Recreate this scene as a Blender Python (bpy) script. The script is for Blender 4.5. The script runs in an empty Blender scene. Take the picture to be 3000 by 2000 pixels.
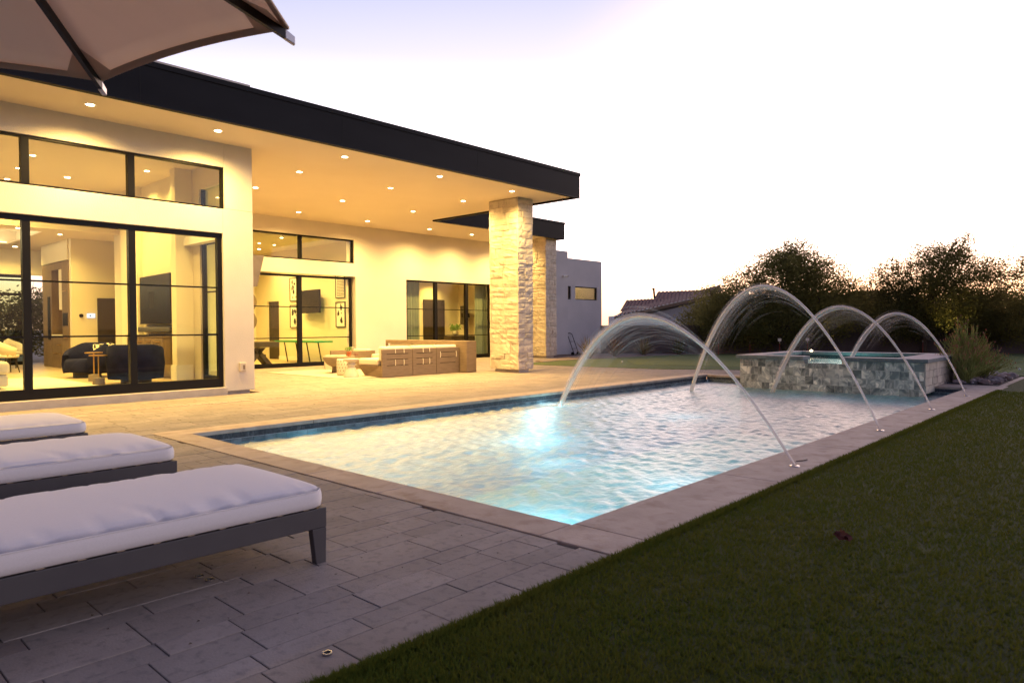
import bpy, math, random
import numpy as np
from mathutils import Vector, Matrix
random.seed(7); RNG = np.random.default_rng(7)
scene = bpy.context.scene
COL = scene.collection
R = math.radians

# ------------------------------------------------------------------ camera
cam = bpy.data.cameras.new("camera"); cam_ob = bpy.data.objects.new("camera", cam); COL.objects.link(cam_ob)
cam.sensor_width = 36.0; cam.lens = 24.425; cam.clip_start = 0.05; cam.clip_end = 3000
cr = Vector((0.67898932, -0.73412835, -0.00539184)); cu = Vector((0.0191376, 0.0103574, 0.99976321)); cf = Vector((0.73389867, 0.67893173, -0.02108202))
M = Matrix(((cr.x, cu.x, -cf.x, 0.0), (cr.y, cu.y, -cf.y, 0.0), (cr.z, cu.z, -cf.z, 1.25), (0, 0, 0, 1)))
cam_ob.matrix_world = M
cam.dof.use_dof = True; cam.dof.focus_distance = 14.0; cam.dof.aperture_fstop = 5.6
scene.camera = cam_ob

# ------------------------------------------------------------------ world, sun, exposure
SUN_EL, SUN_AZ = R(2.0), R(7.3)          # azimuth measured from +X towards +Y
world = bpy.data.worlds.new("World"); scene.world = world; world.use_nodes = True
wn = world.node_tree; wn.nodes.clear()
wo = wn.nodes.new("ShaderNodeOutputWorld"); bg = wn.nodes.new("ShaderNodeBackground")
sky = wn.nodes.new("ShaderNodeTexSky"); sky.sky_type = 'NISHITA'; sky.sun_disc = False
sky.sun_elevation = SUN_EL; sky.sun_rotation = R(90) - SUN_AZ
sky.air_density = 1.0; sky.dust_density = 1.2; sky.ozone_density = 2.0
def wnode(t, **kw):
    n = wn.nodes.new(t)
    for k, v in kw.items(): setattr(n, k, v)
    return n
def wmix(a, b, fac, blend='MIX'):
    n = wnode("ShaderNodeMix", data_type='RGBA', blend_type=blend)
    for sock, val in ((n.inputs[0], fac), (n.inputs[6], a), (n.inputs[7], b)):
        if isinstance(val, bpy.types.NodeSocket): wn.links.new(val, sock)
        else: sock.default_value = val if isinstance(val, float) else (*val, 1)
    return n.outputs[2]
# twilight dome: a pale, almost burnt-out band low in the sky that turns lavender upward and duller away from the sunset, over the Nishita sky
wt = wnode("ShaderNodeTexCoord"); sep = wnode("ShaderNodeSeparateXYZ"); wn.links.new(wt.outputs['Generated'], sep.inputs[0])
rampz = wnode("ShaderNodeValToRGB"); wn.links.new(sep.outputs[2], rampz.inputs[0])
el = rampz.color_ramp.elements; el[0].position = 0.0; el[0].color = (1.6, .92, .56, 1); el[1].position = .98; el[1].color = (.24, .27, .45, 1)
for p_, c_ in ((.045, (2.4, 1.55, 1.02)), (.11, (3.2, 2.7, 2.55)), (.20, (2.9, 2.6, 2.65)), (.31, (1.35, 1.25, 1.34)), (.36, (.96, .92, 1.05)), (.43, (.70, .72, .96)), (.68, (.34, .37, .60))):
    e_ = el.new(p_); e_.color = (*c_, 1)
dot = wnode("ShaderNodeVectorMath", operation='DOT_PRODUCT'); wn.links.new(wt.outputs['Generated'], dot.inputs[0])
dot.inputs[1].default_value = (math.cos(SUN_AZ) * math.cos(SUN_EL), math.sin(SUN_AZ) * math.cos(SUN_EL), math.sin(SUN_EL))
side = wnode("ShaderNodeMapRange", interpolation_type='SMOOTHSTEP'); wn.links.new(dot.outputs['Value'], side.inputs[0])
side.inputs[1].default_value = -.9; side.inputs[2].default_value = .75; side.inputs[3].default_value = 0; side.inputs[4].default_value = 1
dull = wmix((.20, .195, .265), (1.06, 1.02, 1.0), side.outputs[0])
lv = wnode("ShaderNodeMapRange", interpolation_type='SMOOTHSTEP'); wn.links.new(dot.outputs['Value'], lv.inputs[0]); lv.inputs[1].default_value = .35; lv.inputs[2].default_value = .85
base = wmix(wmix(rampz.outputs[0], dull, 1.0, 'MULTIPLY'), wmix((.84, .90, 1.03), (1, 1, 1), lv.outputs[0]), 1.0, 'MULTIPLY')
gl = wnode("ShaderNodeMapRange", interpolation_type='SMOOTHERSTEP'); wn.links.new(dot.outputs['Value'], gl.inputs[0])
gl.inputs[1].default_value = .78; gl.inputs[2].default_value = 1.0; gl.inputs[3].default_value = 0; gl.inputs[4].default_value = 1
glow = wmix((0, 0, 0), (1.7, .85, .38), gl.outputs[0])
tot = wmix(base, glow, 1.0, 'ADD')
nis = wmix(sky.outputs[0], (.018, .018, .022), 1.0, 'MULTIPLY')
tot2 = wmix(tot, nis, 1.0, 'ADD')
wn.links.new(tot2, bg.inputs[0]); bg.inputs[1].default_value = 1.0
wn.links.new(bg.outputs[0], wo.inputs[0])
sl = bpy.data.lights.new("sun", 'SUN'); sl.energy = 0.25; sl.angle = R(3); sl.color = (1, .62, .36)
so = bpy.data.objects.new("sun", sl); COL.objects.link(so)
so.rotation_euler = Vector((-math.cos(SUN_AZ), -math.sin(SUN_AZ), -math.tan(SUN_EL))).to_track_quat('-Z', 'Y').to_euler()
scene.view_settings.view_transform = 'Standard'; scene.view_settings.look = 'None'
scene.view_settings.exposure = 0.0; scene.view_settings.gamma = 1.0
try: scene.view_settings.use_curve_mapping = False
except Exception: pass
scene.render.engine = 'CYCLES'
cy = scene.cycles
cy.use_denoising = True
try: cy.denoiser = 'OPENIMAGEDENOISE'; cy.denoising_input_passes = 'RGB_ALBEDO_NORMAL'
except Exception: pass
cy.max_bounces = 10; cy.diffuse_bounces = 5; cy.glossy_bounces = 4; cy.transmission_bounces = 6; cy.transparent_max_bounces = 24
cy.sample_clamp_indirect = 6.0; cy.caustics_reflective = False; cy.caustics_refractive = False; cy.blur_glossy = 0.5
WARM = (1.0, 0.64, 0.19); INWARM = (1.0, 0.66, 0.15)

# ------------------------------------------------------------------ materials
MATS = {}
def newmat(name):
    m = bpy.data.materials.new(name); m.use_nodes = True
    m.node_tree.nodes.clear(); MATS[name] = m
    return m, m.node_tree, m.node_tree.nodes.new("ShaderNodeOutputMaterial")
def N(nt, t, **kw):
    n = nt.nodes.new(t)
    for k, v in kw.items(): setattr(n, k, v)
    return n
def mixrgb(nt, a, b, fac, blend='MIX'):
    n = N(nt, "ShaderNodeMix", data_type='RGBA', blend_type=blend)
    for sock, val in ((n.inputs[0], fac), (n.inputs[6], a), (n.inputs[7], b)):
        if hasattr(val, 'links') or isinstance(val, bpy.types.NodeSocket): nt.links.new(val, sock)
        else: sock.default_value = val if isinstance(val, float) else (*val, 1)
    return n.outputs[2]
def pm(name, c1, c2=None, scale=4.0, rough=.6, bump=0.0, bscale=40.0, metal=0.0, spec=.5, rand=0.0, c3=None, stretch=None,
       sheen=0.0, trans=0.0, bdist=.02, coat=0.0, detail=6.0, c3scale=None):
    m, nt, out = newmat(name)
    p = N(nt, "ShaderNodeBsdfPrincipled")
    tc = N(nt, "ShaderNodeTexCoord"); mp = N(nt, "ShaderNodeMapping")
    nt.links.new(tc.outputs['Object'], mp.inputs[0])
    if stretch: mp.inputs['Scale'].default_value = stretch
    col = None
    if c2 is not None:
        nz = N(nt, "ShaderNodeTexNoise"); nz.inputs['Scale'].default_value = scale; nz.inputs['Detail'].default_value = detail
        nt.links.new(mp.outputs[0], nz.inputs[0])
        rp = N(nt, "ShaderNodeValToRGB"); rp.color_ramp.elements[0].position = .35; rp.color_ramp.elements[1].position = .65
        nt.links.new(nz.outputs[0], rp.inputs[0])
        col = mixrgb(nt, c1, c2, rp.outputs[0])
        if c3 is not None:
            n3 = N(nt, "ShaderNodeTexNoise"); n3.inputs['Scale'].default_value = c3scale or scale * 4.3; n3.inputs['Detail'].default_value = 8
            nt.links.new(mp.outputs[0], n3.inputs[0])
            r3 = N(nt, "ShaderNodeValToRGB"); r3.color_ramp.elements[0].position = .52; r3.color_ramp.elements[1].position = .72
            nt.links.new(n3.outputs[0], r3.inputs[0])
            col = mixrgb(nt, col, c3, r3.outputs[0])
    if rand:
        oi = N(nt, "ShaderNodeObjectInfo"); mr = N(nt, "ShaderNodeMapRange")
        mr.inputs[3].default_value = 1 - rand; mr.inputs[4].default_value = 1 + rand
        nt.links.new(oi.outputs['Random'], mr.inputs[0])
        cb = N(nt, "ShaderNodeCombineXYZ")
        for i in range(3): nt.links.new(mr.outputs[0], cb.inputs[i])
        base = col if col is not None else c1
        col = mixrgb(nt, base, (1, 1, 1), 1.0, 'MULTIPLY')
        nt.links.new(cb.outputs[0], col.node.inputs[7])
    if col is None: p.inputs['Base Color'].default_value = (*c1, 1)
    else: nt.links.new(col, p.inputs['Base Color'])
    p.inputs['Roughness'].default_value = rough; p.inputs['Metallic'].default_value = metal
    p.inputs['Specular IOR Level'].default_value = spec
    if sheen: p.inputs['Sheen Weight'].default_value = sheen
    if trans: p.inputs['Transmission Weight'].default_value = trans
    if coat: p.inputs['Coat Weight'].default_value = coat
    if bump:
        b = N(nt, "ShaderNodeBump"); b.inputs['Strength'].default_value = bump; b.inputs['Distance'].default_value = bdist
        bn = N(nt, "ShaderNodeTexNoise"); bn.inputs['Scale'].default_value = bscale; bn.inputs['Detail'].default_value = 5
        nt.links.new(mp.outputs[0], bn.inputs[0]); nt.links.new(bn.outputs[0], b.inputs['Height']); nt.links.new(b.outputs[0], p.inputs['Normal'])
    nt.links.new(p.outputs[0], out.inputs[0])
    return m
def emat(name, c, s):
    m, nt, out = newmat(name)
    e = N(nt, "ShaderNodeEmission"); e.inputs[0].default_value = (*c, 1); e.inputs[1].default_value = s
    nt.links.new(e.outputs[0], out.inputs[0]); return m
def leafmat(name, c, c2, tr=.45, trc=(.35, .32, .06)):
    m, nt, out = newmat(name)
    tc = N(nt, "ShaderNodeTexCoord"); nz = N(nt, "ShaderNodeTexNoise"); nz.inputs['Scale'].default_value = 1.6; nz.inputs['Detail'].default_value = 6
    nt.links.new(tc.outputs['Object'], nz.inputs[0])
    rp = N(nt, "ShaderNodeValToRGB"); rp.color_ramp.elements[0].position = .38; rp.color_ramp.elements[1].position = .62; nt.links.new(nz.outputs[0], rp.inputs[0])
    c_ = mixrgb(nt, c, c2, rp.outputs[0])
    d = N(nt, "ShaderNodeBsdfDiffuse"); t = N(nt, "ShaderNodeBsdfTranslucent"); t.inputs[0].default_value = (*trc, 1)
    nt.links.new(c_, d.inputs[0]); mx = N(nt, "ShaderNodeMixShader"); mx.inputs[0].default_value = tr
    nt.links.new(d.outputs[0], mx.inputs[1]); nt.links.new(t.outputs[0], mx.inputs[2]); nt.links.new(mx.outputs[0], out.inputs[0]); return m
def two_sided(nt, fres, ior):
    """the same reflectance from either side of a pane or sheet"""
    ge = N(nt, "ShaderNodeNewGeometry"); mr = N(nt, "ShaderNodeMapRange"); nt.links.new(ge.outputs['Backfacing'], mr.inputs[0])
    mr.inputs[3].default_value = ior; mr.inputs[4].default_value = 1 / ior; nt.links.new(mr.outputs[0], fres.inputs[0])
def glassmat(name, tint=(1, 1, 1), ior=1.45, rough=0.0, extra=0.0):
    m, nt, out = newmat(name)
    f = N(nt, "ShaderNodeFresnel"); two_sided(nt, f, ior)
    t = N(nt, "ShaderNodeBsdfTransparent"); t.inputs[0].default_value = (*tint, 1)
    g = N(nt, "ShaderNodeBsdfGlossy"); g.inputs['Roughness'].default_value = rough
    mx = N(nt, "ShaderNodeMixShader"); nt.links.new(f.outputs[0], mx.inputs[0]); nt.links.new(t.outputs[0], mx.inputs[1]); nt.links.new(g.outputs[0], mx.inputs[2])
    nt.links.new(mx.outputs[0], out.inputs[0]); return m

STUCCO = pm("stucco", (.60, .545, .47), (.66, .60, .52), scale=1.3, rough=.9, bump=.45, bscale=55, bdist=.01)
STUCCO_B = pm("stucco_fine", (.62, .57, .50), (.67, .61, .54), scale=.9, rough=.9, bump=.25, bscale=60, bdist=.008)
CURB = pm("concrete_curb", (.42, .37, .33), (.5, .45, .4), scale=5, rough=.85, bump=.3, bscale=60)
SOFFIT = pm("soffit_paint", (.74, .63, .47), (.77, .66, .50), scale=.7, rough=.8)
FASCIA = pm("dark_metal_fascia", (.006, .0057, .008), (.009, .0085, .011), scale=.6, rough=.55, spec=.12, stretch=(1, 1, 4))
BLACK = pm("black_frame", (.005, .004, .0035), rough=.45, spec=.2)
INWALL = pm("interior_wall", (.70, .64, .52), (.73, .67, .55), scale=.8, rough=.75)
INCEIL = pm("interior_ceiling", (.70, .62, .50), rough=.8)
WHITE = pm("white_paint", (.78, .76, .72), rough=.5)
INFLOOR = pm("oak_floor", (.42, .32, .20), (.50, .39, .26), scale=2.0, rough=.4, stretch=(1, 7, 1))
WOOD_CAB = pm("brown_cabinet", (.16, .105, .06), (.20, .135, .08), scale=3, rough=.5, stretch=(5, 5, .6))
WOOD_DARK = pm("dark_wood_door", (.026, .016, .009), (.04, .026, .015), scale=3, rough=.6, stretch=(6, 6, .6))
STONE = pm("limestone", (.50, .43, .34), (.60, .53, .43), scale=5, rough=.9, bump=.6, bscale=22, bdist=.02, rand=.14, c3=(.40, .33, .28), c3scale=9)
MORTAR = pm("stone_core", (.30, .25, .20), rough=.95)
PAVER = pm("paver_stone", (.235, .20, .177), (.285, .245, .218), scale=3.0, rough=.8, bump=.35, bscale=90, bdist=.006, rand=.13, c3=(.18, .155, .142), c3scale=22)
PAVER_M = pm("paver_stone_far", (.22, .18, .158), (.285, .232, .20), scale=2.0, rough=.8, bump=.35, bscale=90, bdist=.006, c3=(.18, .15, .15), c3scale=11)
JOINT = pm("paver_bedding", (.045, .038, .035), (.075, .063, .055), scale=20, rough=1)
COPING = pm("travertine_coping", (.37, .285, .225), (.46, .365, .30), scale=3.5, rough=.7, bump=.35, bscale=45, bdist=.008, rand=.05, c3=(.30, .21, .155), c3scale=6, stretch=(1, 1, 1))
COPFACE = pm("slate_cap_edge", (.022, .026, .034), (.04, .045, .055), scale=14, rough=.7, bump=.6, bscale=30, c3=(.11, .12, .13), stretch=(1, 1, .35))
def tilemat():
    m, nt, out = newmat('swirled_stone_tile'); p = N(nt, "ShaderNodeBsdfPrincipled"); tc = N(nt, "ShaderNodeTexCoord"); oi = N(nt, "ShaderNodeObjectInfo")
    vm = N(nt, "ShaderNodeVectorMath", operation='MULTIPLY_ADD'); cb = N(nt, "ShaderNodeCombineXYZ")
    for i in range(3): nt.links.new(oi.outputs['Random'], cb.inputs[i])
    nt.links.new(cb.outputs[0], vm.inputs[0]); vm.inputs[1].default_value = (37, 91, 53); nt.links.new(tc.outputs['Object'], vm.inputs[2])
    nz = N(nt, "ShaderNodeTexNoise"); nz.inputs['Scale'].default_value = 3.6; nz.inputs['Detail'].default_value = 1; nz.inputs['Distortion'].default_value = 1.5; nt.links.new(vm.outputs[0], nz.inputs[0])
    rp = N(nt, "ShaderNodeValToRGB"); e = rp.color_ramp.elements; e[0].position = .34; e[0].color = (.13, .125, .12, 1); e[1].position = .68; e[1].color = (.62, .56, .48, 1)
    for q, c in ((.44, (.27, .25, .23)), (.50, (.42, .38, .33)), (.56, (.24, .23, .22)), (.61, (.46, .42, .37))): k = e.new(q); k.color = (*c, 1)
    nt.links.new(nz.outputs[0], rp.inputs[0])
    mr = N(nt, "ShaderNodeMapRange"); nt.links.new(oi.outputs['Random'], mr.inputs[0]); mr.inputs[3].default_value = .55; mr.inputs[4].default_value = 1.6
    hs = N(nt, "ShaderNodeHueSaturation"); nt.links.new(rp.outputs[0], hs.inputs['Color']); nt.links.new(mr.outputs[0], hs.inputs['Value']); nt.links.new(hs.outputs[0], p.inputs['Base Color'])
    p.inputs['Roughness'].default_value = .3; nt.links.new(p.outputs[0], out.inputs[0]); return m
TILE = tilemat()
WTILE = pm("waterline_tile", (.06, .075, .09), (.15, .17, .19), scale=5, rough=.25, rand=.3)
PLASTER = pm("pool_plaster", (.60, .72, .74), (.68, .78, .79), scale=1.2, rough=.7)
TURF = pm("turf_base", (.066, .080, .020), (.088, .092, .026), scale=9, rough=.95, bump=.8, bscale=130, bdist=.02, c3=(.075, .07, .02), c3scale=50)
BLADE = leafmat("grass_blade", (.068, .108, .020), (.098, .116, .026), .25, (.2, .2, .03))
PUTT = pm("putting_turf", (.12, .15, .03), (.15, .18, .045), scale=9, rough=.95, bump=.3, bscale=120)
FRINGE = pm("fringe_turf", (.075, .11, .03), (.10, .135, .035), scale=9, rough=.95, bump=.4, bscale=100)
GRAVEL = pm("gravel", (.20, .145, .12), (.36, .28, .24), scale=60, rough=.95, bump=1.0, bscale=70, bdist=.03)
DESERT = pm("desert_ground", (.20, .15, .11), (.27, .21, .16), scale=.3, rough=.95)
CUSHION = pm("white_fabric", (.70, .66, .65), (.73, .69, .68), scale=150, rough=.95, sheen=.2, bump=.1, bscale=600, bdist=.002)
CUSH_SOFA = pm("ivory_fabric", (.56, .51, .44), (.60, .55, .47), scale=80, rough=.95, sheen=.15)
GRAYMETAL = pm("charcoal_frame", (.055, .05, .055), (.065, .06, .063), scale=4, rough=.5)
STRAP = pm("tan_strap", (.42, .33, .24), rough=.7)
CANVAS0 = pm("umbrella_canvas_plain", (.40, .33, .29), (.44, .37, .325), scale=2.4, rough=.9, bump=.15, bscale=300, bdist=.003, c3=(.34, .275, .24), c3scale=1.6)
def canvasmat():
    m, nt, out = newmat('umbrella_canvas'); tc = N(nt, "ShaderNodeTexCoord"); nz = N(nt, "ShaderNodeTexNoise"); nz.inputs['Scale'].default_value = 2.2; nz.inputs['Detail'].default_value = 8; nz.inputs['Distortion'].default_value = 1.2
    nt.links.new(tc.outputs['Object'], nz.inputs[0]); rp = N(nt, "ShaderNodeValToRGB"); rp.color_ramp.elements[0].position = .5; rp.color_ramp.elements[1].position = .75; nt.links.new(nz.outputs[0], rp.inputs[0])
    c = mixrgb(nt, (.84, .71, .59), (.76, .64, .53), rp.outputs[0])
    d = N(nt, "ShaderNodeBsdfDiffuse"); nt.links.new(c, d.inputs[0]); t = N(nt, "ShaderNodeBsdfTranslucent"); t.inputs[0].default_value = (.93, .77, .63, 1)
    mx = N(nt, "ShaderNodeMixShader"); mx.inputs[0].default_value = .5; nt.links.new(d.outputs[0], mx.inputs[1]); nt.links.new(t.outputs[0], mx.inputs[2]); nt.links.new(mx.outputs[0], out.inputs[0]); return m
CANVAS = canvasmat()
DARKPOLE = pm("dark_rib", (.018, .013, .012), rough=.45)
ALU = pm("aluminium_tip", (.6, .56, .56), rough=.3, metal=.7)
TEAK = pm("weathered_wood", (.175, .125, .085), (.22, .16, .11), scale=4, rough=.7, stretch=(1, 1, 9), bump=.2, bscale=60)
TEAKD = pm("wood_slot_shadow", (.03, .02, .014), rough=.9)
ROPE = pm("ivory_cord", (.75, .68, .55), rough=.9)
RUG = pm("outdoor_rug", (.42, .36, .29), (.48, .42, .34), scale=40, rough=.95, bump=.2, bscale=200)
CERAM = pm("white_ceramic", (.52, .48, .42), rough=.45)
CONCT = pm("taupe_concrete", (.20, .155, .11), (.24, .19, .14), scale=6, rough=.75)
TERRA = pm("terracotta", (.42, .12, .045), (.48, .16, .07), scale=12, rough=.8)
SUCC = leafmat("succulent_green", (.10, .20, .06), (.18, .26, .10), .1)
VELVET = pm("navy_velvet", (.014, .015, .05), (.02, .022, .07), scale=5, rough=1, spec=.08)
BRASS = pm("brass", (.62, .36, .10), rough=.3, metal=.9)
CREAM = pm("cream_upholstery", (.74, .70, .60), rough=.9)
SCREEN = pm("tv_screen", (.004, .003, .0025), rough=.25, spec=.2)
GREEN = pm("green_table_top", (.03, .26, .09), rough=.45)
CURT = pm("sage_curtain", (.23, .27, .19), (.27, .31, .22), scale=3, rough=.95)
BARK = pm("bark", (.05, .035, .022), (.085, .06, .04), scale=14, rough=.95, bump=.6, bscale=30, stretch=(1, 1, .3))
LEAF_A = leafmat("olive_leaf", (.065, .075, .022), (.11, .105, .035), .5, (.30, .27, .09))
LEAF_B = leafmat("dark_leaf", (.05, .058, .02), (.085, .085, .03), .5, (.27, .23, .08))
BLOCKW = pm("block_wall_shaded", (.10, .078, .075), (.125, .10, .095), scale=2, rough=.95, bump=.3, bscale=30)  # colour darkened to hold the shade of the trees
ROOFTILE = pm("clay_roof_tile", (.15, .065, .045), (.24, .12, .09), scale=6, rough=.85)
HWALL = pm("neighbour_wall", (.42, .42, .43), rough=.9)
STEMG = leafmat("slipper_stem", (.28, .32, .10), (.42, .42, .16), .3, (.5, .5, .16))
REDTIP = pm("red_flower_tip", (.42, .10, .07), (.5, .2, .12), scale=20, rough=.7)
BLADEP = leafmat("desert_spoon_leaf", (.15, .15, .05), (.30, .19, .09), .2, (.35, .22, .08))
ROCKM = pm("river_rock", (.20, .15, .14), (.33, .29, .28), scale=8, rough=.8, bump=.5, bscale=25, rand=.4, c3=(.36, .20, .14), c3scale=3)
PLASTICW = pm("beige_plastic", (.55, .48, .38), rough=.4)
CHROME = pm("nozzle_metal", (.45, .43, .43), rough=.25, metal=1.0)
REDPOLE = pm("red_flag_pole", (.30, .03, .02), rough=.4)
GLASS = glassmat("window_glass", (.97, .985, .95), 1.3)
GLASSG = glassmat("green_tint_glass", (.80, .88, .70), 1.6)
BULB = emat("lamp_lens", (1.0, .80, .48), 26)
COVE = emat("cove_light", (1.0, .80, .42), 5)
POOLDIM = emat("glow_helper_lens", (.6, .9, 1.0), 2.0)  # faint lens for the added glow lights in the pool
POOLBULB = emat("pool_light_lens", (.75, .95, 1.0), 30)

def water_mat(name, tint, rough, w1, w2, strength, ior=1.33, dist=.05, milk=0.0):
    m, nt, out = newmat(name)
    tc = N(nt, "ShaderNodeTexCoord")
    def nz(scale, st, det=3.0, dis=.6):
        mp = N(nt, "ShaderNodeMapping"); mp.inputs['Scale'].default_value = st; mp.inputs['Rotation'].default_value = (0, 0, R(40))
        nt.links.new(tc.outputs['Object'], mp.inputs[0])
        n = N(nt, "ShaderNodeTexNoise"); n.inputs['Scale'].default_value = scale; n.inputs['Detail'].default_value = det; n.inputs['Distortion'].default_value = dis
        nt.links.new(mp.outputs[0], n.inputs[0]); return n.outputs[0]
    a = nz(w1, (1, 1.5, 1)); b = nz(w2, (1, 1.3, 1), 4.0)
    ad = N(nt, "ShaderNodeMath", operation='MULTIPLY_ADD'); nt.links.new(b, ad.inputs[0]); ad.inputs[1].default_value = .42; nt.links.new(a, ad.inputs[2])
    bp = N(nt, "ShaderNodeBump"); bp.inputs['Strength'].default_value = strength; bp.inputs['Distance'].default_value = dist
    nt.links.new(ad.outputs[0], bp.inputs['Height'])
    f = N(nt, "ShaderNodeFresnel"); two_sided(nt, f, ior); nt.links.new(bp.outputs[0], f.inputs['Normal'])
    t = N(nt, "ShaderNodeBsdfTransparent"); t.inputs[0].default_value = (*tint, 1)
    g = N(nt, "ShaderNodeBsdfGlossy"); g.inputs['Roughness'].default_value = rough; nt.links.new(bp.outputs[0], g.inputs['Normal'])
    mx = N(nt, "ShaderNodeMixShader"); nt.links.new(f.outputs[0], mx.inputs[0]); nt.links.new(g.outputs[0], mx.inputs[2])
    if milk:       # fine air bubbles from the jets scatter light in the top of the water
        d1 = N(nt, "ShaderNodeBsdfDiffuse"); d1.inputs[0].default_value = (.80, .90, .92, 1); d2 = N(nt, "ShaderNodeBsdfTranslucent"); d2.inputs[0].default_value = (.75, .93, .97, 1)
        q1 = N(nt, "ShaderNodeMixShader"); q1.inputs[0].default_value = .6; nt.links.new(d1.outputs[0], q1.inputs[1]); nt.links.new(d2.outputs[0], q1.inputs[2])
        q2 = N(nt, "ShaderNodeMixShader"); q2.inputs[0].default_value = milk; nt.links.new(t.outputs[0], q2.inputs[1]); nt.links.new(q1.outputs[0], q2.inputs[2]); nt.links.new(q2.outputs[0], mx.inputs[1])
    else: nt.links.new(t.outputs[0], mx.inputs[1])
    nt.links.new(mx.outputs[0], out.inputs[0]); return m
WATER = water_mat("pool_water", (.52, .87, .93), .34, 9.0, 26.0, .5, 2.1, .03, milk=.22)
SPAWATER = water_mat("spa_water", (.45, .88, .90), .03, 4, 14, .5)
def jetmat(name, fac, glossy=False):
    m, nt, out = newmat(name)
    t = N(nt, "ShaderNodeBsdfTransparent"); d = N(nt, "ShaderNodeBsdfDiffuse"); d.inputs[0].default_value = (.90, .82, .80, 1)
    tl = N(nt, "ShaderNodeBsdfTranslucent"); tl.inputs[0].default_value = (.95, .84, .80, 1)
    m1 = N(nt, "ShaderNodeMixShader"); m1.inputs[0].default_value = .5; nt.links.new(d.outputs[0], m1.inputs[1]); nt.links.new(tl.outputs[0], m1.inputs[2])
    m2 = N(nt, "ShaderNodeMixShader"); m2.inputs[0].default_value = fac; nt.links.new(t.outputs[0], m2.inputs[1]); nt.links.new(m1.outputs[0], m2.inputs[2])
    if glossy:
        g = N(nt, "ShaderNodeBsdfGlossy"); g.inputs['Roughness'].default_value = .25; m3 = N(nt, "ShaderNodeMixShader"); m3.inputs[0].default_value = .18
        nt.links.new(m2.outputs[0], m3.inputs[1]); nt.links.new(g.outputs[0], m3.inputs[2]); nt.links.new(m3.outputs[0], out.inputs[0])
    else: nt.links.new(m2.outputs[0], out.inputs[0])
    return m
JET = jetmat("water_stream", .50, True); SPRAY = jetmat("water_spray", .075)

# ------------------------------------------------------------------ mesh helpers
class MB:
    def __init__(s): s.v = []; s.f = []
    def add(s, vs, fs):
        o = len(s.v); s.v += [tuple(map(float, v)) for v in vs]; s.f += [tuple(i + o for i in f) for f in fs]; return s
    def box(s, x0, x1, y0, y1, z0, z1):
        return s.add([(x0, y0, z0), (x1, y0, z0), (x1, y1, z0), (x0, y1, z0), (x0, y0, z1), (x1, y0, z1), (x1, y1, z1), (x0, y1, z1)],
                     [(0, 3, 2, 1), (4, 5, 6, 7), (0, 1, 5, 4), (1, 2, 6, 5), (2, 3, 7, 6), (3, 0, 4, 7)])
    def hexa(s, p): return s.add(p, [(0, 3, 2, 1), (4, 5, 6, 7), (0, 1, 5, 4), (1, 2, 6, 5), (2, 3, 7, 6), (3, 0, 4, 7)])
    def rbox(s, cx, cy, lx, ly, z0, z1, a):
        c, n = math.cos(a), math.sin(a); P = []
        for z in (z0, z1):
            for dx, dy in ((-lx / 2, -ly / 2), (lx / 2, -ly / 2), (lx / 2, ly / 2), (-lx / 2, ly / 2)): P.append((cx + dx * c - dy * n, cy + dx * n + dy * c, z))
        return s.hexa(P)
    def poly(s, pts, z0, z1):
        n = len(pts); vs = [(x, y, z0) for x, y in pts] + [(x, y, z1) for x, y in pts]
        return s.add(vs, [tuple(range(n))[::-1], tuple(range(n, 2 * n))] + [(i, (i + 1) % n, n + (i + 1) % n, n + i) for i in range(n)])
    def tube(s, pts, rad, seg=8, cap=True):
        pts = [Vector(p) for p in pts]; n = len(pts)
        if not isinstance(rad, (list, tuple)): rad = [rad] * n
        t0 = (pts[1] - pts[0]).normalized(); a = t0.orthogonal().normalized(); vs = []
        for i, p in enumerate(pts):
            t = (pts[min(i + 1, n - 1)] - pts[max(i - 1, 0)]).normalized()
            a = (a - t * a.dot(t)).normalized(); b = t.cross(a)
            for k in range(seg):
                th = 2 * math.pi * k / seg; vs.append(p + (a * math.cos(th) + b * math.sin(th)) * rad[i])
        fs = [(i * seg + k, i * seg + (k + 1) % seg, (i + 1) * seg + (k + 1) % seg, (i + 1) * seg + k) for i in range(n - 1) for k in range(seg)]
        if cap: fs += [tuple(range(seg))[::-1], tuple(range((n - 1) * seg, n * seg))]
        return s.add(vs, fs)
    def lathe(s, prof, cx=0, cy=0, seg=24):
        vs = []; n = len(prof)
        for r, z in prof:
            for k in range(seg):
                th = 2 * math.pi * k / seg; vs.append((cx + r * math.cos(th), cy + r * math.sin(th), z))
        fs = [(i * seg + k, i * seg + (k + 1) % seg, (i + 1) * seg + (k + 1) % seg, (i + 1) * seg + k) for i in range(n - 1) for k in range(seg)]
        fs += [tuple(range(seg))[::-1], tuple(range((n - 1) * seg, n * seg))]
        return s.add(vs, fs)
    def build(s, name, mat, parent=None, bevel=0.0, smooth=False, kind=None, seg=2, label=None, sub=0):
        off = Vector((0, 0, 0)); q = parent
        while q is not None: off += q.location; q = q.parent
        me = bpy.data.meshes.new(name)
        me.from_pydata([(x - off.x, y - off.y, z - off.z) for x, y, z in s.v], [], s.f)
        me.materials.append(mat)
        if smooth: me.shade_smooth()
        o = bpy.data.objects.new(name, me); COL.objects.link(o)
        if parent: o.parent = parent
        if bevel:
            b = o.modifiers.new("bevel", 'BEVEL'); b.width = bevel; b.segments = seg; b.limit_method = 'ANGLE'
        if sub:
            q = o.modifiers.new("sub", 'SUBSURF'); q.levels = sub; q.render_levels = sub
        if kind: o['kind'] = kind
        if label: o['label'] = label
        return o
def B(*a): return MB().box(*a)
def tag(o, label=None, cat=None, group=None, kind=None):
    if label: o['label'] = label
    if cat: o['category'] = cat
    if group: o['group'] = group
    if kind: o['kind'] = kind
    return o
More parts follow.
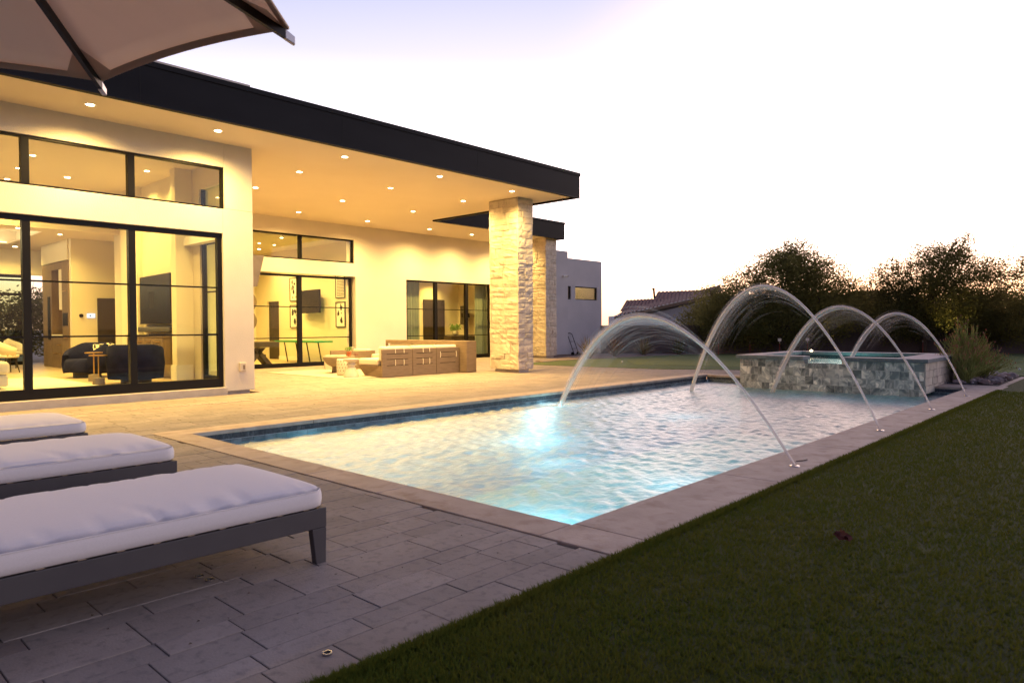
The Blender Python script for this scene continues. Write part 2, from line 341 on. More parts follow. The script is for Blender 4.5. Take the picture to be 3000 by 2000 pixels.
def thing(name, label, cat, loc, group=None, kind=None):
    o = bpy.data.objects.new(name, None); COL.objects.link(o); o.location = loc; o.empty_display_size = .1
    return tag(o, label, cat, group, kind)
def copy_tree(o, loc=None, parent=None, label=None):
    c = o.copy(); COL.objects.link(c); c.parent = parent
    if loc is not None: c.location = loc
    if label: c['label'] = label
    for ch in o.children: copy_tree(ch, None, c)
    return c
def raw_mesh(name, V, F, mat, parent=None, kind=None, label=None, smooth=False, nper=3):
    me = bpy.data.meshes.new(name)
    V = np.asarray(V, np.float32); F = np.asarray(F, np.int32)
    off = Vector((0, 0, 0)); q = parent
    while q is not None: off += q.location; q = q.parent
    V = V - np.array(off, np.float32)
    me.vertices.add(len(V)); me.vertices.foreach_set('co', V.ravel())
    me.loops.add(F.size); me.loops.foreach_set('vertex_index', F.ravel())
    me.polygons.add(len(F)); me.polygons.foreach_set('loop_start', np.arange(len(F), dtype=np.int32) * nper)
    me.polygons.foreach_set('loop_total', np.full(len(F), nper, np.int32))
    me.update(calc_edges=True); me.materials.append(mat)
    if smooth: me.shade_smooth()
    o = bpy.data.objects.new(name, me); COL.objects.link(o)
    if parent: o.parent = parent
    if kind: o['kind'] = kind
    if label: o['label'] = label
    return o
def light(name, kind, loc, energy, color, parent=None, size=.05, spot=None, blend=.5, direc=None):
    l = bpy.data.lights.new(name, kind); l.energy = energy; l.color = color
    if kind in ('POINT', 'SPOT'): l.shadow_soft_size = size
    if kind == 'SPOT': l.spot_size = R(spot or 120); l.spot_blend = blend
    o = bpy.data.objects.new(name, l); COL.objects.link(o)
    off = Vector((0, 0, 0)); q = parent
    while q is not None: off += q.location; q = q.parent
    o.location = Vector(loc) - off
    if direc is not None: o.rotation_euler = Vector(direc).to_track_quat('-Z', 'Y').to_euler()
    if parent: o.parent = parent
    return o
#SECTION2
# ================================================================== SETTING
PX0, PX1, PXL, PY0, PY1 = 3.454, 16.10, 16.37, 2.689, 8.38      # pool inner rectangle
CX, CY, CYL, CXR = 3.134, 2.136, 8.795, 16.93                    # outer edge of the coping
WZ = -0.17
# desert ground sheet with the pool area cut out
def ground():
    m = MB(); L = 1500
    for x0, x1, y0, y1 in ((-L, 3.3, -L, L), (16.5, L, -L, L), (3.3, 16.5, -L, 2.5), (3.3, 16.5, 8.5, L)):
        m.add([(x0, y0, -.06), (x1, y0, -.06), (x1, y1, -.06), (x0, y1, -.06)], [(0, 1, 2, 3)])
    return m.build('ground', DESERT, kind='structure')
ground()
# lawn in the foreground (turf base) and lawn behind
MB().poly([(-30, -40), (40, -40), (40, 1.2), (20.5, 1.2), (20.5, 2.20), (-30, 2.20 - .064)], -.05, -.004).build('lawn', TURF, kind='structure')
far_lawn_pts = [(18.9, 8.3), (17.66, 10.56), (17.42, 12.5), (17.32, 13.9), (17.26, 15.0), (18.1, 15.75), (18.68, 15.66), (19.72, 15.88), (20.8, 15.75), (22.7, 15.5), (25.05, 15.4), (27.1, 15.0), (28.6, 14.2), (31.0, 12.6), (36, 5.2), (37, -10), (20.52, -10), (20.52, 3.0), (18.9, 3.4)]
MB().poly(far_lawn_pts, -.05, 0.012).build('lawn', FRINGE, kind='structure')
MB().poly([(19.3, 12.4), (21.5, 14.2), (25.5, 14.2), (28.4, 12.9), (31, 9.5), (33, 5.5), (33, 0), (24, 1.5), (21.2, 3.2), (20.4, 6), (19.9, 9.5)], 0.0, 0.018).build('putting_green', PUTT, kind='structure')
MB().poly([(18.62, 15.72), (19.72, 15.94), (20.8, 15.81), (22.7, 15.56), (25.05, 15.46), (27.1, 15.06), (28.6, 14.26), (31.2, 13.2), (28.2, 15.2), (26.4, 18.7), (22, 18.6), (21.7, 17.0), (19.2, 16.6)], -.04, 0.02).build('gravel_bed', GRAVEL, kind='structure')

# ---- grass blades: dense close to the camera, sparser with distance
def grass():
    n = 330000
    u = RNG.random(n); x = 1.2 + 14.5 * u ** 1.8; w = 2.13 + .0005 * x
    y = w - (RNG.random(n) ** 1.15) * (1.0 + x * .95)
    edge = RNG.random(n) < .10; y[edge] = w[edge] - RNG.random(edge.sum()) * .05 + .012
    h = RNG.uniform(.012, .034, n) * (1 + .02 * x); h[edge] *= 1.15; wd = RNG.uniform(.0022, .004, n) * (1 + .09 * x)
    th = RNG.uniform(0, 2 * np.pi, n); ln = RNG.normal(0, .016, (n, 2)); z0 = np.full(n, -.006)
    V = np.empty((n, 3, 3)); dx, dy = np.cos(th) * wd, np.sin(th) * wd
    V[:, 0] = np.stack([x - dx, y - dy, z0], 1); V[:, 1] = np.stack([x + dx, y + dy, z0], 1); V[:, 2] = np.stack([x + ln[:, 0], y + ln[:, 1], z0 + h], 1)
    raw_mesh('grass_blades', V.reshape(-1, 3), np.arange(3 * n).reshape(-1, 3), BLADE, kind='stuff', label='short dark turf blades over the foreground lawn up to the coping')
grass()

# ---- patio of pavers
pat = thing('patio_paving', 'long narrow greyish stone pavers laid around the pool and house', 'patio', (0, 0, 0), kind='structure')
MB().box(-14, CX - .01, 2.14, 12.94, -.08, -.012).box(CX - .01, 17.2, CYL + .01, 12.94, -.08, -.012).box(6.58, 22.0, 12.94, 20.2, -.08, -.012).box(PXL + .55, 19.0, 7.1, 9.0, -.08, -.012).build('bedding', JOINT, pat)
def lawnx(y):
    if y < 10.56: return 18.9 - (y - 8.3) * 1.24 / 2.26
    if y < 12.5: return 17.66 - (y - 10.56) * .24 / 1.94
    if y < 15: return 17.42 - (y - 12.5) * .16 / 2.5
    return 17.26 + (y - 15.0) * 1.3 if y < 17 else 21.8
rows = []; y = 2.15; k = 0
while y < 20.1:
    hh = .155 if k % 2 else .226
    if k % 7 == 4: hh = .30
    rows.append((y, y + hh)); y += hh; k += 1
near = []; far = MB()
def cut(x0, x1, y0, y1):
    """pieces of a paver that lie outside pool, coping, spa and house"""
    ym = (y0 + y1) / 2
    spans = [(-14, CX - .012)] if ym < CYL + .02 else [(-14, 30)]
    if ym < CYL + .02 and ym > 7.15: spans.append((PXL + .42, 30))
    if ym > 12.90: spans = [(6.60, 30)]
    lim = lawnx(ym); out = []
    for a, b in spans:
        b = min(b, lim); p, q = max(x0, a), min(x1, b)
        if q - p > .04: out.append((p, q))
    return out
for j, (y0, y1) in enumerate(rows):
    x = -1.0 - random.random() * .4 if y0 < 6 else (0.0 if y0 < 13 else 6.3)
    while x < 22:
        L = random.choice((.30, .36, .38, .46, .46, .54)); x1 = x + L
        for p, q in cut(x, x1, y0, y1):
            g = .0022; d = math.hypot((p + q) / 2, (y0 + y1) / 2 - 0.0); vis = (p + q) / 2 > .18 * y0
            near.append((d if vis else 99 + d, p + g, q - g, y0 + g, y1 - g, random.uniform(-.002, .002)))
        x = x1
near.sort(key=lambda t: t[0])
for t in near[:299]:
    _, p, q, a, b, dz = t
    B(p, q, a, b, -.05, dz).build('paver', PAVER, pat, bevel=.0022, seg=1)
def chamfer(m, p, q, a, b, z0, z1, c=.003):
    m.add([(p, a, z0), (q, a, z0), (q, b, z0), (p, b, z0), (p, a, z1 - c), (q, a, z1 - c), (q, b, z1 - c), (p, b, z1 - c), (p + c, a + c, z1), (q - c, a + c, z1), (q - c, b - c, z1), (p + c, b - c, z1)],
          [(0, 1, 5, 4), (1, 2, 6, 5), (2, 3, 7, 6), (3, 0, 4, 7), (4, 5, 9, 8), (5, 6, 10, 9), (6, 7, 11, 10), (7, 4, 8, 11), (8, 9, 10, 11)])
for t in near[299:]:
    _, p, q, a, b, dz = t; chamfer(far, p, q, a, b, -.03, dz)
far.build('far_pavers', PAVER_M, pat, kind='stuff')
drain = thing('slot_drain', 'narrow pale slotted drain strip crossing the patio before the house', 'drain', (9, 11.2, 0))
dm = MB(); dg = MB()
for i in range(150):
    xa = 1.5 + i * .107; ya = 11.62 - (xa - 3.2) * .062
    dm.rbox(xa + .045, ya, .085, .035, .001, .006, -.062)
dm.build('grate', CURB, drain, kind='stuff')
def ring(x, y, r, lab):
    t = thing('umbrella_sleeve_cap', lab, 'cap', (x, y, 0), 'sleeve caps set in the paving')
    MB().lathe([(r * .72, .001), (r * .74, .008), (r, .008), (r * 1.02, .001)], x, y, 20).build('rim', CHROME, t, smooth=False)
    MB().lathe([(.002, .001), (r * .70, .001), (r * .70, .0035), (.002, .0035)], x, y, 16).build('plug', BLACK, t)
ring(1.452, 2.317, .019, 'small round metal sleeve cap in the paving near the grass edge')
ring(1.474, 3.517, .022, 'round sleeve cap in lounger shadow, the farther of two')
ring(1.490, 3.430, .022, 'round sleeve cap in lounger shadow, the nearer of two')

# ---- swimming pool
pool = thing('swimming_pool', 'long rectangular lit swimming pool with travertine coping and tile band', 'swimming pool', (9.8, 5.5, 0))
PD = -1.25
MB().add([(PX0, PY0, PD), (PXL, PY0, PD), (PXL, PY1, PD), (PX0, PY1, PD)], [(0, 1, 2, 3)]).build('pool_floor', PLASTER, pool)
MB().box(PX0 - .25, PX0, PY0 - .25, PY1 + .25, PD, -.115).box(PX0, PXL, PY1, PY1 + .25, PD, -.115).box(PX0, PXL, PY0 - .25, PY0, PD, -.115).box(PX1, PX1 + .3, PY0, 3.25, PD, -.115).box(PXL, PXL + .3, 3.25, PY1, PD, -.115).build('pool_wall', PLASTER, pool)
def slab(x0, x1, y0, y1, label=None):
    g = .003
    o = B(x0 + g, x1 - g, y0 + g, y1 - g, -.045, 0.004).build('coping_stone', COPING, pool, bevel=.006)
    return o
xs = [CX, 3.48, 5.48, 7.40, 9.35, 11.3, 13.2, 15.1, CXR]
for a, b in zip(xs, xs[1:]): slab(a, b, CY, PY0)
ys = [PY0, 4.3, 5.3, 6.31, 7.21, PY1]
for a, b in zip(ys, ys[1:]): slab(CX, PX0, a, b)
for i in range(7):
    a = CX + i * (PXL + .4 - CX) / 7; b = CX + (i + 1) * (PXL + .4 - CX) / 7; slab(a, b, PY1, CYL)
slab(PX1, CXR, PY0, 3.25); slab(PXL, PXL + .4, 7.1, PY1)
MB().add([(16.96, 2.20, .002), (20.25, 2.20, .002), (20.25, 2.31, .002), (16.96, 2.31, .002), (16.96, 2.20, -.1), (20.25, 2.20, -.1), (20.25, 2.31, -.1), (16.96, 2.31, -.1)], [(0, 1, 2, 3), (0, 4, 5, 1), (2, 6, 7, 3), (1, 5, 6, 2)]).build('edging_strip', COPING, pool)
MB().box(PX0 + .001, PXL, PY1 + .003, PY1 + .06, -.115, -.046).box(PX0 - .06, PX0 - .003, PY0, PY1, -.115, -.046).box(PX1 + .003, PX1 + .06, PY0, 3.25, -.115, -.046).box(PXL + .003, PXL + .06, 7.1, PY1, -.115, -.046).box(PX0, PX1, PY0 - .06, PY0 - .003, -.115, -.046).build('coping_edge', COPFACE, pool)
i = 0; tx = PX0
while tx < PXL - .05:
    w_ = min(.1525, PXL - tx)
    B(tx + .002, tx + w_ - .002, PY1 - .008, PY1 + .002, -.266, -.117).build('waterline_tile', WTILE, pool); tx += .1525
ty = 2.72
while ty < 3.2:
    B(PX1 - .008, PX1 + .002, ty, ty + .149, -.266, -.117).build('waterline_tile', WTILE, pool); ty += .1525
ty = 7.12
while ty < 8.3:
    B(PXL - .008, PXL + .002, ty, ty + .149, -.266, -.117).build('waterline_tile', WTILE, pool); ty += .1525
# the surface itself: swell in the mesh, ripples in the shading
def surface(name, x0, x1, y0, y1, z, mat, amp, step, kmin=15, kmax=80):
    nx = int((x1 - x0) / step) + 1; ny = int((y1 - y0) / step) + 1
    X, Y = np.meshgrid(np.linspace(x0, x1, nx), np.linspace(y0, y1, ny), indexing='ij')
    Z = np.zeros_like(X); rg = np.random.default_rng(3)
    for _ in range(64):
        a = rg.uniform(0, 2 * np.pi); k_ = kmin * (kmax / kmin) ** rg.uniform(0, 1); Z += np.sin((X * np.cos(a) + Y * np.sin(a)) * k_ + 1.2 * np.sin(X * rg.uniform(.5, 2) + Y * rg.uniform(.5, 2) + rg.uniform(0, 6)) + rg.uniform(0, 6.3)) / k_
    Z = z + Z * amp
    V = np.stack([X, Y, Z], -1).reshape(-1, 3)
    I = (np.arange(nx - 1)[:, None] * ny + np.arange(ny - 1)[None, :]).ravel()
    F = np.stack([I, I + ny, I + ny + 1, I + 1], 1)
    return raw_mesh(name, V, F, mat, kind='structure', smooth=True, nper=4)
surface('pool_water', PX0, PXL, PY0, PY1, WZ, WATER, .025, .021)
for x_, y_, z_, e_ in ((9.85, 8.30, -.38, 26),):
    pl = thing('pool_light', ('bright white underwater light in the far pool wall under the first arc' if x_ < 12 else 'underwater light at the far end of the pool wall'), 'pool light', (x_, y_, z_), 'underwater pool lights')
    MB().tube([(x_, PY1 + .01, z_), (x_, PY1 - .03, z_)], .085, 16).build('lens', POOLBULB, pl)
    light('pool_lamp', 'POINT', (x_, y_ - .22, z_ - .05), e_, (.62, .93, 1.0), pl, .08)
for x_, y_, e_, l_ in ((6.5, 5.7, 85, 'made-up light added under the water for the glow in the middle of the pool'), (9.8, 5.4, 30, 'made-up light added under the water for the glow toward the spa')):  # added lights with invented fittings, only to make the turquoise glow
    pl = thing('pool_glow_helper', l_, 'pool light', (x_, y_, PD), 'underwater pool lights')
    MB().lathe([(.10, PD + .003), (.10, PD + .02), (.07, PD + .02), (.07, PD + .003)], x_, y_, 16).build('ring', CHROME, pl)
    MB().lathe([(.002, PD + .004), (.068, PD + .004), (.068, PD + .014), (.002, PD + .014)], x_, y_, 16).build('lens', POOLDIM, pl)
    light('pool_lamp', 'POINT', (x_, y_, -.52), e_, (.30, .82, 1.0), pl, .3)  # added point light near the surface, lifts the glow

# ---- spa
SX0, SX1, SY0, SY1 = 15.35, 18.55, 3.28, 7.02
spa = thing('raised_spa', 'raised square spa faced with swirled grey tiles, notch spilling into pool', 'spa', (16.9, 5.2, 0))
WO0, WO1 = 4.80, 5.57
m = MB(); m.box(SX0, SX0 + .22, SY0, WO0, PD, .50).box(SX0, SX0 + .22, WO0, WO1, PD, .425).box(SX0, SX0 + .22, WO1, SY1, PD, .50)
m.box(SX0 + .22, SX1, SY0, SY0 + .22, -.1, .50).box(SX0 + .22, SX1, SY1 - .22, SY1, -.1, .50).box(SX1 - .22, SX1, SY0 + .22, SY1 - .22, -.1, .50)
m.build('core', COPFACE, spa)
MB().box(SX0 + .22, SX1 - .22, SY0 + .22, SY1 - .22, -.4, -.35).build('basin', PLASTER, spa)
MB().box(SX0 + .221, SX0 + .24, SY0 + .22, SY1 - .22, -.35, .40).box(SX1 - .24, SX1 - .221, SY0 + .22, SY1 - .22, -.35, .40).box(SX0 + .24, SX1 - .24, SY0 + .221, SY0 + .24, -.35, .40).box(SX0 + .24, SX1 - .24, SY1 - .24, SY1 - .221, -.35, .40).build('liner', PLASTER, spa)
ts = .1745; nr = 5
for r in range(nr):
    z1 = .498 - r * ts; z0 = z1 - ts
    if z1 < -.3: break
    y = SY0 - (0 if r % 2 == 0 else ts * .5)
    while y < SY1 - .01:
        a, b = max(y, SY0), min(y + ts, SY1)
        if b - a > .03:
            zz = z1
            if a < WO1 - .02 and b > WO0 + .02 and r == 0: zz = .425
            if zz - z0 > .03: B(SX0 - .012, SX0 - .002, a + .0035, b - .0035, z0 + .0035, zz - .0035).build('tile', TILE, spa)
        y += ts
MB().box(SX0 - .0095, SX0 - .0005, SY0, WO0, -.36, .498).box(SX0 - .0095, SX0 - .0005, WO0, WO1, -.36, .423).box(SX0 - .0095, SX0 - .0005, WO1, SY1, -.36, .498).build('grout', CURB, spa)
def cap(x0, x1, y0, y1): B(x0 + .003, x1 - .003, y0 + .003, y1 - .003, .502, .578).build('cap_stone', CAPM, spa, bevel=.006)
def capmat():
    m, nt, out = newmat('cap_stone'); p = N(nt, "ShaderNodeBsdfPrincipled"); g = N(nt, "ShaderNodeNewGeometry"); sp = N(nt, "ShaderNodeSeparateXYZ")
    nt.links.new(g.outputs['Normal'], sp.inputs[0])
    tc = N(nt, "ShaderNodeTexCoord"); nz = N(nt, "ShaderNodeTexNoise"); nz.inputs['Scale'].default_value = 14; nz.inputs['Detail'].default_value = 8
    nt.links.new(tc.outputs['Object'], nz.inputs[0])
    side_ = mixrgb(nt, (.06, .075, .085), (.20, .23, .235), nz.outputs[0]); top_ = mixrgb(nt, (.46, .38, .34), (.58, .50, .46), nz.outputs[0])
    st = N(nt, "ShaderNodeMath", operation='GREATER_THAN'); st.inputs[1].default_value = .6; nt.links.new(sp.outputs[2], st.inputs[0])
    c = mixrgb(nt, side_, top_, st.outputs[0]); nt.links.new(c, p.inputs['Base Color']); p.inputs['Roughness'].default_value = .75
    b = N(nt, "ShaderNodeBump"); b.inputs['Strength'].default_value = .5; b.inputs['Distance'].default_value = .01; nt.links.new(nz.outputs[0], b.inputs['Height']); nt.links.new(b.outputs[0], p.inputs['Normal'])
    nt.links.new(p.outputs[0], out.inputs[0]); return m
CAPM = capmat()
cap(15.27, 15.70, 3.20, 4.05); cap(15.27, 15.70, 4.05, WO0); cap(15.27, 15.70, WO1, 6.35); cap(15.27, 15.70, 6.35, 7.10)
for a, b in ((15.70, 16.7), (16.7, 17.7), (17.7, 18.63)): cap(a, b, 3.20, 3.85); cap(a, b, 6.66, 7.10)
for a, b in ((3.85, 5.25), (5.25, 6.66)): cap(18.2, 18.63, a, b)
# stone courses on the right flank of the spa
for r in range(4):
    z1 = .498 - r * .15; x = SX0
    while x < SX1 - .02:
        L = random.uniform(.22, .42); b = min(x + L, SX1)
        B(x + .004, b - .004, SY0 - .02 - random.random() * .012, SY0 - .001, z1 - .146, z1 - .003).build('wall_stone', STONE, spa)
        x = b
surface('spa_water', SX0 + .02, SX1 - .24, SY0 + .24, SY1 - .24, .435, SPAWATER, .010, .06, 6, 25)
light('spa_lamp', 'POINT', (17.6, 5.4, .15), 24, (.62, 1.0, .95), spa, .08)
tl = thing('spa_deck_light', 'tiny bright lamp on the back rim of the raised spa', 'light', (18.35, 6.48, .58))
MB().lathe([(.03, .58), (.03, .60), (.02, .615), (.002, .62)], 18.35, 6.48, 12).build('lens', BULB, tl)

# ---- rocks beside the spa
rb = MB(); bed = thing('rock_bed', 'bed of mixed brown and grey river rocks beside the spa', 'rock bed', (18.5, 2.8, 0))
MB().poly([(16.98, 2.33), (20.2, 2.33), (20.48, 3.2), (16.98, 3.2)], -.05, .01).build('soil', JOINT, bed)
def rock(cx, cy, cz, r):
    seg, rg = 7, 5; vs = []; fl = random.uniform(.45, .75); a0 = random.random() * 6; st = random.uniform(.7, 1.3)
    for i in range(1, rg):
        ph = math.pi * i / rg
        for k in range(seg):
            th = a0 + 2 * math.pi * k / seg; rr = r * random.uniform(.82, 1.12)
            vs.append((cx + rr * st * math.sin(ph) * math.cos(th), cy + rr * math.sin(ph) * math.sin(th) / st, cz + rr * fl * math.cos(ph)))
    n = len(vs); vs += [(cx, cy, cz + r * fl), (cx, cy, cz - r * fl)]
    fs = [(i * seg + k, (i + 1) * seg + k, (i + 1) * seg + (k + 1) % seg, i * seg + (k + 1) % seg) for i in range(rg - 2) for k in range(seg)]
    fs += [(n, k, (k + 1) % seg) for k in range(seg)] + [(n + 1, (rg - 2) * seg + (k + 1) % seg, (rg - 2) * seg + k) for k in range(seg)]
    return MB().add(vs, fs)
for i in range(150):
    x, y = random.uniform(17.02, 20.3), random.uniform(2.36, 3.18); r = random.choice((.035, .05, .06, .08, .11))
    if x > 19.9 and y > 2.9: continue
    rock(x, y, .02 + r * .35, r).build('rock', ROCKM, bed, smooth=False)
MB().box(16.94, 17.0, 2.7, 3.2, -.1, .03).build('edging', COPFACE, bed)

# ================================================================== HOUSE
SOF = 4.693; FY, FX = 11.403, 15.045; F2Y, F2X = 17.228, 21.73; ROOF = 5.367
house = thing('modern_house', 'long flat roofed beige stucco house with deep lit patio overhang', 'house', (8, 16, 0))
def wall(m, *a): return m.box(*a)
yA0, yA1 = 12.964, 13.16
# wall A with its openings (door x -2.. 5.974, transom x ..6.011)
m = MB()
m.box(5.974, 6.569, yA0, yA1, .05, 3.508); m.box(-8, 5.974, yA0, yA1, 3.045, 3.508)
m.box(6.011, 6.569, yA0, yA1, 3.508, SOF + .06); m.box(-8, 6.011, yA0, yA1, 4.29, SOF + .06)
m.box(-8, 5.974, yA0, yA1, -.05, .0) if False else None
m.build('patio_wall', STUCCO, house, bevel=.008)
# return wall at the pier (exterior face +X), with side window opening
m = MB(); m.box(6.38, 6.569, yA1 + .002, 13.60, .05, SOF + .06); m.box(6.38, 6.569, 14.95, 20.2, .05, SOF + .06); m.box(6.38, 6.569, 13.60, 14.95, 3.12, 3.5); m.box(6.38, 6.569, 13.60, 14.95, 4.2, SOF + .06)
m.build('return_wall', STUCCO, house)
MB().box(6.0, 6.50, 13.03, 13.3, -.02, .048).build('pier_footing', CURB, house)
MB().box(-8, 5.99, 12.88, 13.0, -.03, .135).build('door_curb', CURB, house, bevel=.01)
yB0 = 20.207; yB1 = 20.42
m = MB()
m.box(6.57, 9.80, yB0, yB1, -.02, SOF + .06); m.box(9.80, 13.931, yB0, yB1, 3.001, 3.451); m.box(9.80, 13.883, yB0, yB1, 4.254, SOF + .06)
m.box(13.931, 16.139, yB0, yB1, -.02, SOF + .06); m.box(13.883, 13.931, yB0, yB1, 3.451, SOF + .06)
m.box(16.139, 20.537, yB0, yB1, 3.002, SOF + .06); m.box(20.537, 23.0, yB0, yB1, -.02, SOF + .06)
m.build('back_patio_wall', STUCCO_B, house)
def frame_set(name, x0, x1, y, z0, z1, mull, munt, fw=.055, pane_mat=GLASS, fb=None, pw=.09, munw=.018):
    """one glazed unit: outer frame + mullions (the part), panes and muntins (sub-parts)"""
    m = MB(); fb = fb or fw
    m.box(x0, x1, y, y + .10, z0, z0 + fb).box(x0, x1, y, y + .10, z1 - fw, z1)
    m.box(x0, x0 + fw, y, y + .10, z0 + fb, z1 - fw).box(x1 - fw, x1, y, y + .10, z0 + fb, z1 - fw)
    o = m.build(name, BLACK, house)
    edges = [x0 + fw] + list(mull) + [x1 - fw]
    for c in mull: MB().box(c - pw / 2, c + pw / 2, y - .005, y + .105, z0 + fb, z1 - fw).build('mullion', BLACK, o)
    for i, (a, b) in enumerate(zip(edges, edges[1:])):
        a2 = a + (pw / 2 if i else 0); b2 = b - (pw / 2 if i < len(edges) - 2 else 0)
        MB().box(a2, b2, y + .045, y + .055, z0 + fb, z1 - fw).build('pane', pane_mat, o)
        for zz in munt: MB().box(a2, b2, y + .035, y + .065, zz - munw, zz + munw).build('muntin', BLACK, o)
    return o
frame_set('sliding_door', -3.0, 5.974, 13.02, .14, 3.045, [-1.4, .1, 1.28, 2.855, 4.394], [1.13, 2.02], fw=.085, fb=.16, pw=.11, munw=.014)
frame_set('transom_window', -3.0, 6.011, 13.0, 3.508, 4.29, [-1.4, 1.28, 2.855, 4.394], [], fw=.035, pw=.11)
frame_set('sliding_door', 9.80, 13.86, 20.33, .0, 2.97, [11.873], [.93, 1.93], fw=.07, fb=.13, pw=.14, munw=.015)
frame_set('transom_window', 9.80, 13.883, 20.26, 3.451, 4.254, [11.873], [], fw=.045, pw=.10)
frame_set('sliding_door', 16.139, 20.537, 20.24, .0, 3.002, [17.602, 19.223], [.93, 1.93], fw=.06, fb=.15, pw=.14, munw=.014)
# side window of the great room, in the return wall
m = MB(); m.box(6.42, 6.50, 13.60, 13.68, .14, 3.12).box(6.42, 6.50, 14.87, 14.95, .14, 3.12).box(6.42, 6.50, 13.68, 14.87, 3.02, 3.12).box(6.42, 6.50, 13.68, 14.87, .14, .26)
sw = m.build('side_window', BLACK, house)
MB().box(6.455, 6.465, 13.68, 14.87, .26, 3.02).build('pane', GLASSG, sw)
for zz in (1.13, 2.02): MB().box(6.445, 6.475, 13.68, 14.87, zz - .014, zz + .014).build('muntin', BLACK, sw)
m = MB(); m.box(6.42, 6.50, 13.60, 13.65, 3.50, 4.20).box(6.42, 6.50, 14.90, 14.95, 3.50, 4.20); sw2 = m.build('side_transom', BLACK, house)
MB().box(6.455, 6.465, 13.65, 14.90, 3.50, 4.20).build('pane', GLASSG, sw2)
MB().box(6.18, 6.37, 13.25, 15.28, 3.02, 3.20).build('shade_header', WHITE, house)
# roof: L shaped slab with dark fascia, soffit 6 cm above the lip
MB().box(-12, FX, FY, FY + .025, SOF, ROOF - .085).box(FX - .025, FX, FY + .026, F2Y, SOF, ROOF - .085).box(FX, F2X, F2Y, F2Y + .025, SOF, ROOF - .085).box(F2X - .025, F2X, F2Y + .026, 21.0, SOF, ROOF - .085).build('fascia', FASCIA, house)
MB().box(-12, FX + .02, FY - .02, FY + .03, ROOF - .084, ROOF).box(FX - .03, FX + .02, FY + .031, F2Y, ROOF - .084, ROOF).box(FX + .021, F2X + .02, F2Y - .02, F2Y + .03, ROOF - .084, ROOF).box(F2X - .03, F2X + .02, F2Y + .031, 21.0, ROOF - .084, ROOF).build('fascia_cap', FASCIA, house, bevel=.004)
MB().box(-12, FX, FY - .004, FY - .001, SOF, SOF + .02).build('drip_edge', BLACK, house)
for sx_ in (.5, 4.0, 7.6, 11.2):
    MB().box(sx_, sx_ + .006, FY - .003, FY - .0005, SOF + .03, ROOF - .09).build('fascia_joint', BLACK, house)
E_ = SOF + .045
m = MB(); m.add([(-12, FY + .10, E_), (FX - .10, FY + .10, E_), (FX - .10, F2Y + .10, E_), (-12, F2Y + .10, E_)], [(0, 3, 2, 1)])
m.add([(-12, F2Y + .10, E_), (F2X - .10, F2Y + .10, E_), (F2X - .10, 20.4, E_), (-12, 20.4, E_)], [(0, 3, 2, 1)])
m.build('soffit', SOFFIT, house)
# lip underside
MB().box(-12, FX - .026, FY + .026, FY + .10, SOF, SOF + .05).box(FX - .10, FX - .026, FY + .101, F2Y + .10, SOF, SOF + .05).box(FX - .0255, F2X - .026, F2Y + .026, F2Y + .10, SOF, SOF + .05).box(F2X - .10, F2X - .026, F2Y + .101, 20.2, SOF, SOF + .05).build('soffit_lip', FASCIA, house)
MB().box(-12, FX - .03, FY + .04, 27.5, ROOF - .25, ROOF - .15).box(FX - .03, F2X - .03, F2Y + .04, 27.5, ROOF - .25, ROOF - .15).build('roof', FASCIA, house)
MB().box(2.0, 7.33, 14.5, 16.5, ROOF - .1, 6.53).build('roof_parapet', STUCCO, house)
# soft perimeter wall returns that close the rooms
m = MB()
m.box(-8.2, -8.0, 12.96, 28, 0, SOF); m.box(6.57, 24, 27.4, 27.6, 0, SOF)
m.box(23.0, 23.2, 21.5, 27.4, 0, SOF)
m.build('outer_wall', STUCCO, house)

# ---- downlights
def downlight(x, y, z, e, label, group, lens=.062, spot=156, on=True):
    t = thing('downlight', label, 'downlight', (x, y, z), group)
    MB().lathe([(lens, z - .001), (lens + .022, z - .006), (lens + .024, z - .001)], x, y, 20).build('trim', WHITE, t)
    MB().lathe([(.002, z - .0045), (lens - .004, z - .0045), (lens - .004, z - .001), (.002, z - .001)], x, y, 20).build('lens', BULB, t)
    if on: light('lamp', 'SPOT', (x, y, z - .02), e, WARM if z > 4.7 else INWARM, t, .055, spot, 1.0, (0, 0, -1))
def added_fill_light(x, y, z, e, col):  # unseen helper spot plus lens, added to brighten patio and rooms
    o = MB().lathe([(.002, z - .0045), (.058, z - .0045), (.058, z - .001), (.002, z - .001)], x, y, 16).build('added_fill_lens', BULB, house)
    light('lamp', 'SPOT', (x, y, z - .03), e, col, house, .08, 150, .85, (0, 0, -1))
rowsL = [('front', 12.2, [(.95, 'far left, above the near lounger'), (3.55, 'leftmost in view, above the wide transom'), (5.56, 'second from left, above the stucco pier'), (8.18, 'third from left'), (10.75, 'fourth from left'), (13.22, 'just before the stone column')]),
         ('second', 14.1, [(8.26, 'left end'), (10.79, 'in the middle'), (13.28, 'right end beside the column top')]),
         ('third', 16.45, [(8.42, 'half hidden by the stucco pier'), (10.94, 'in the middle'), (13.42, 'right end before the notch')]),
         ('back', 19.0, [(11.09, 'above the clerestory window'), (13.59, 'above the blank wall'), (16.24, 'left of the bedroom doors'), (18.33, 'above the bedroom doors')])]
for nm, y, L in rowsL:
    for x, d in L: downlight(x, y, E_, 1000, 'round warm downlight in the patio soffit, %s row, %s' % (nm, d), 'downlights in the patio soffit')
added_fill_light(20.6, 19.0, E_, 1000, WARM)
added_fill_light(-1.6, 12.2, E_, 1000, WARM)

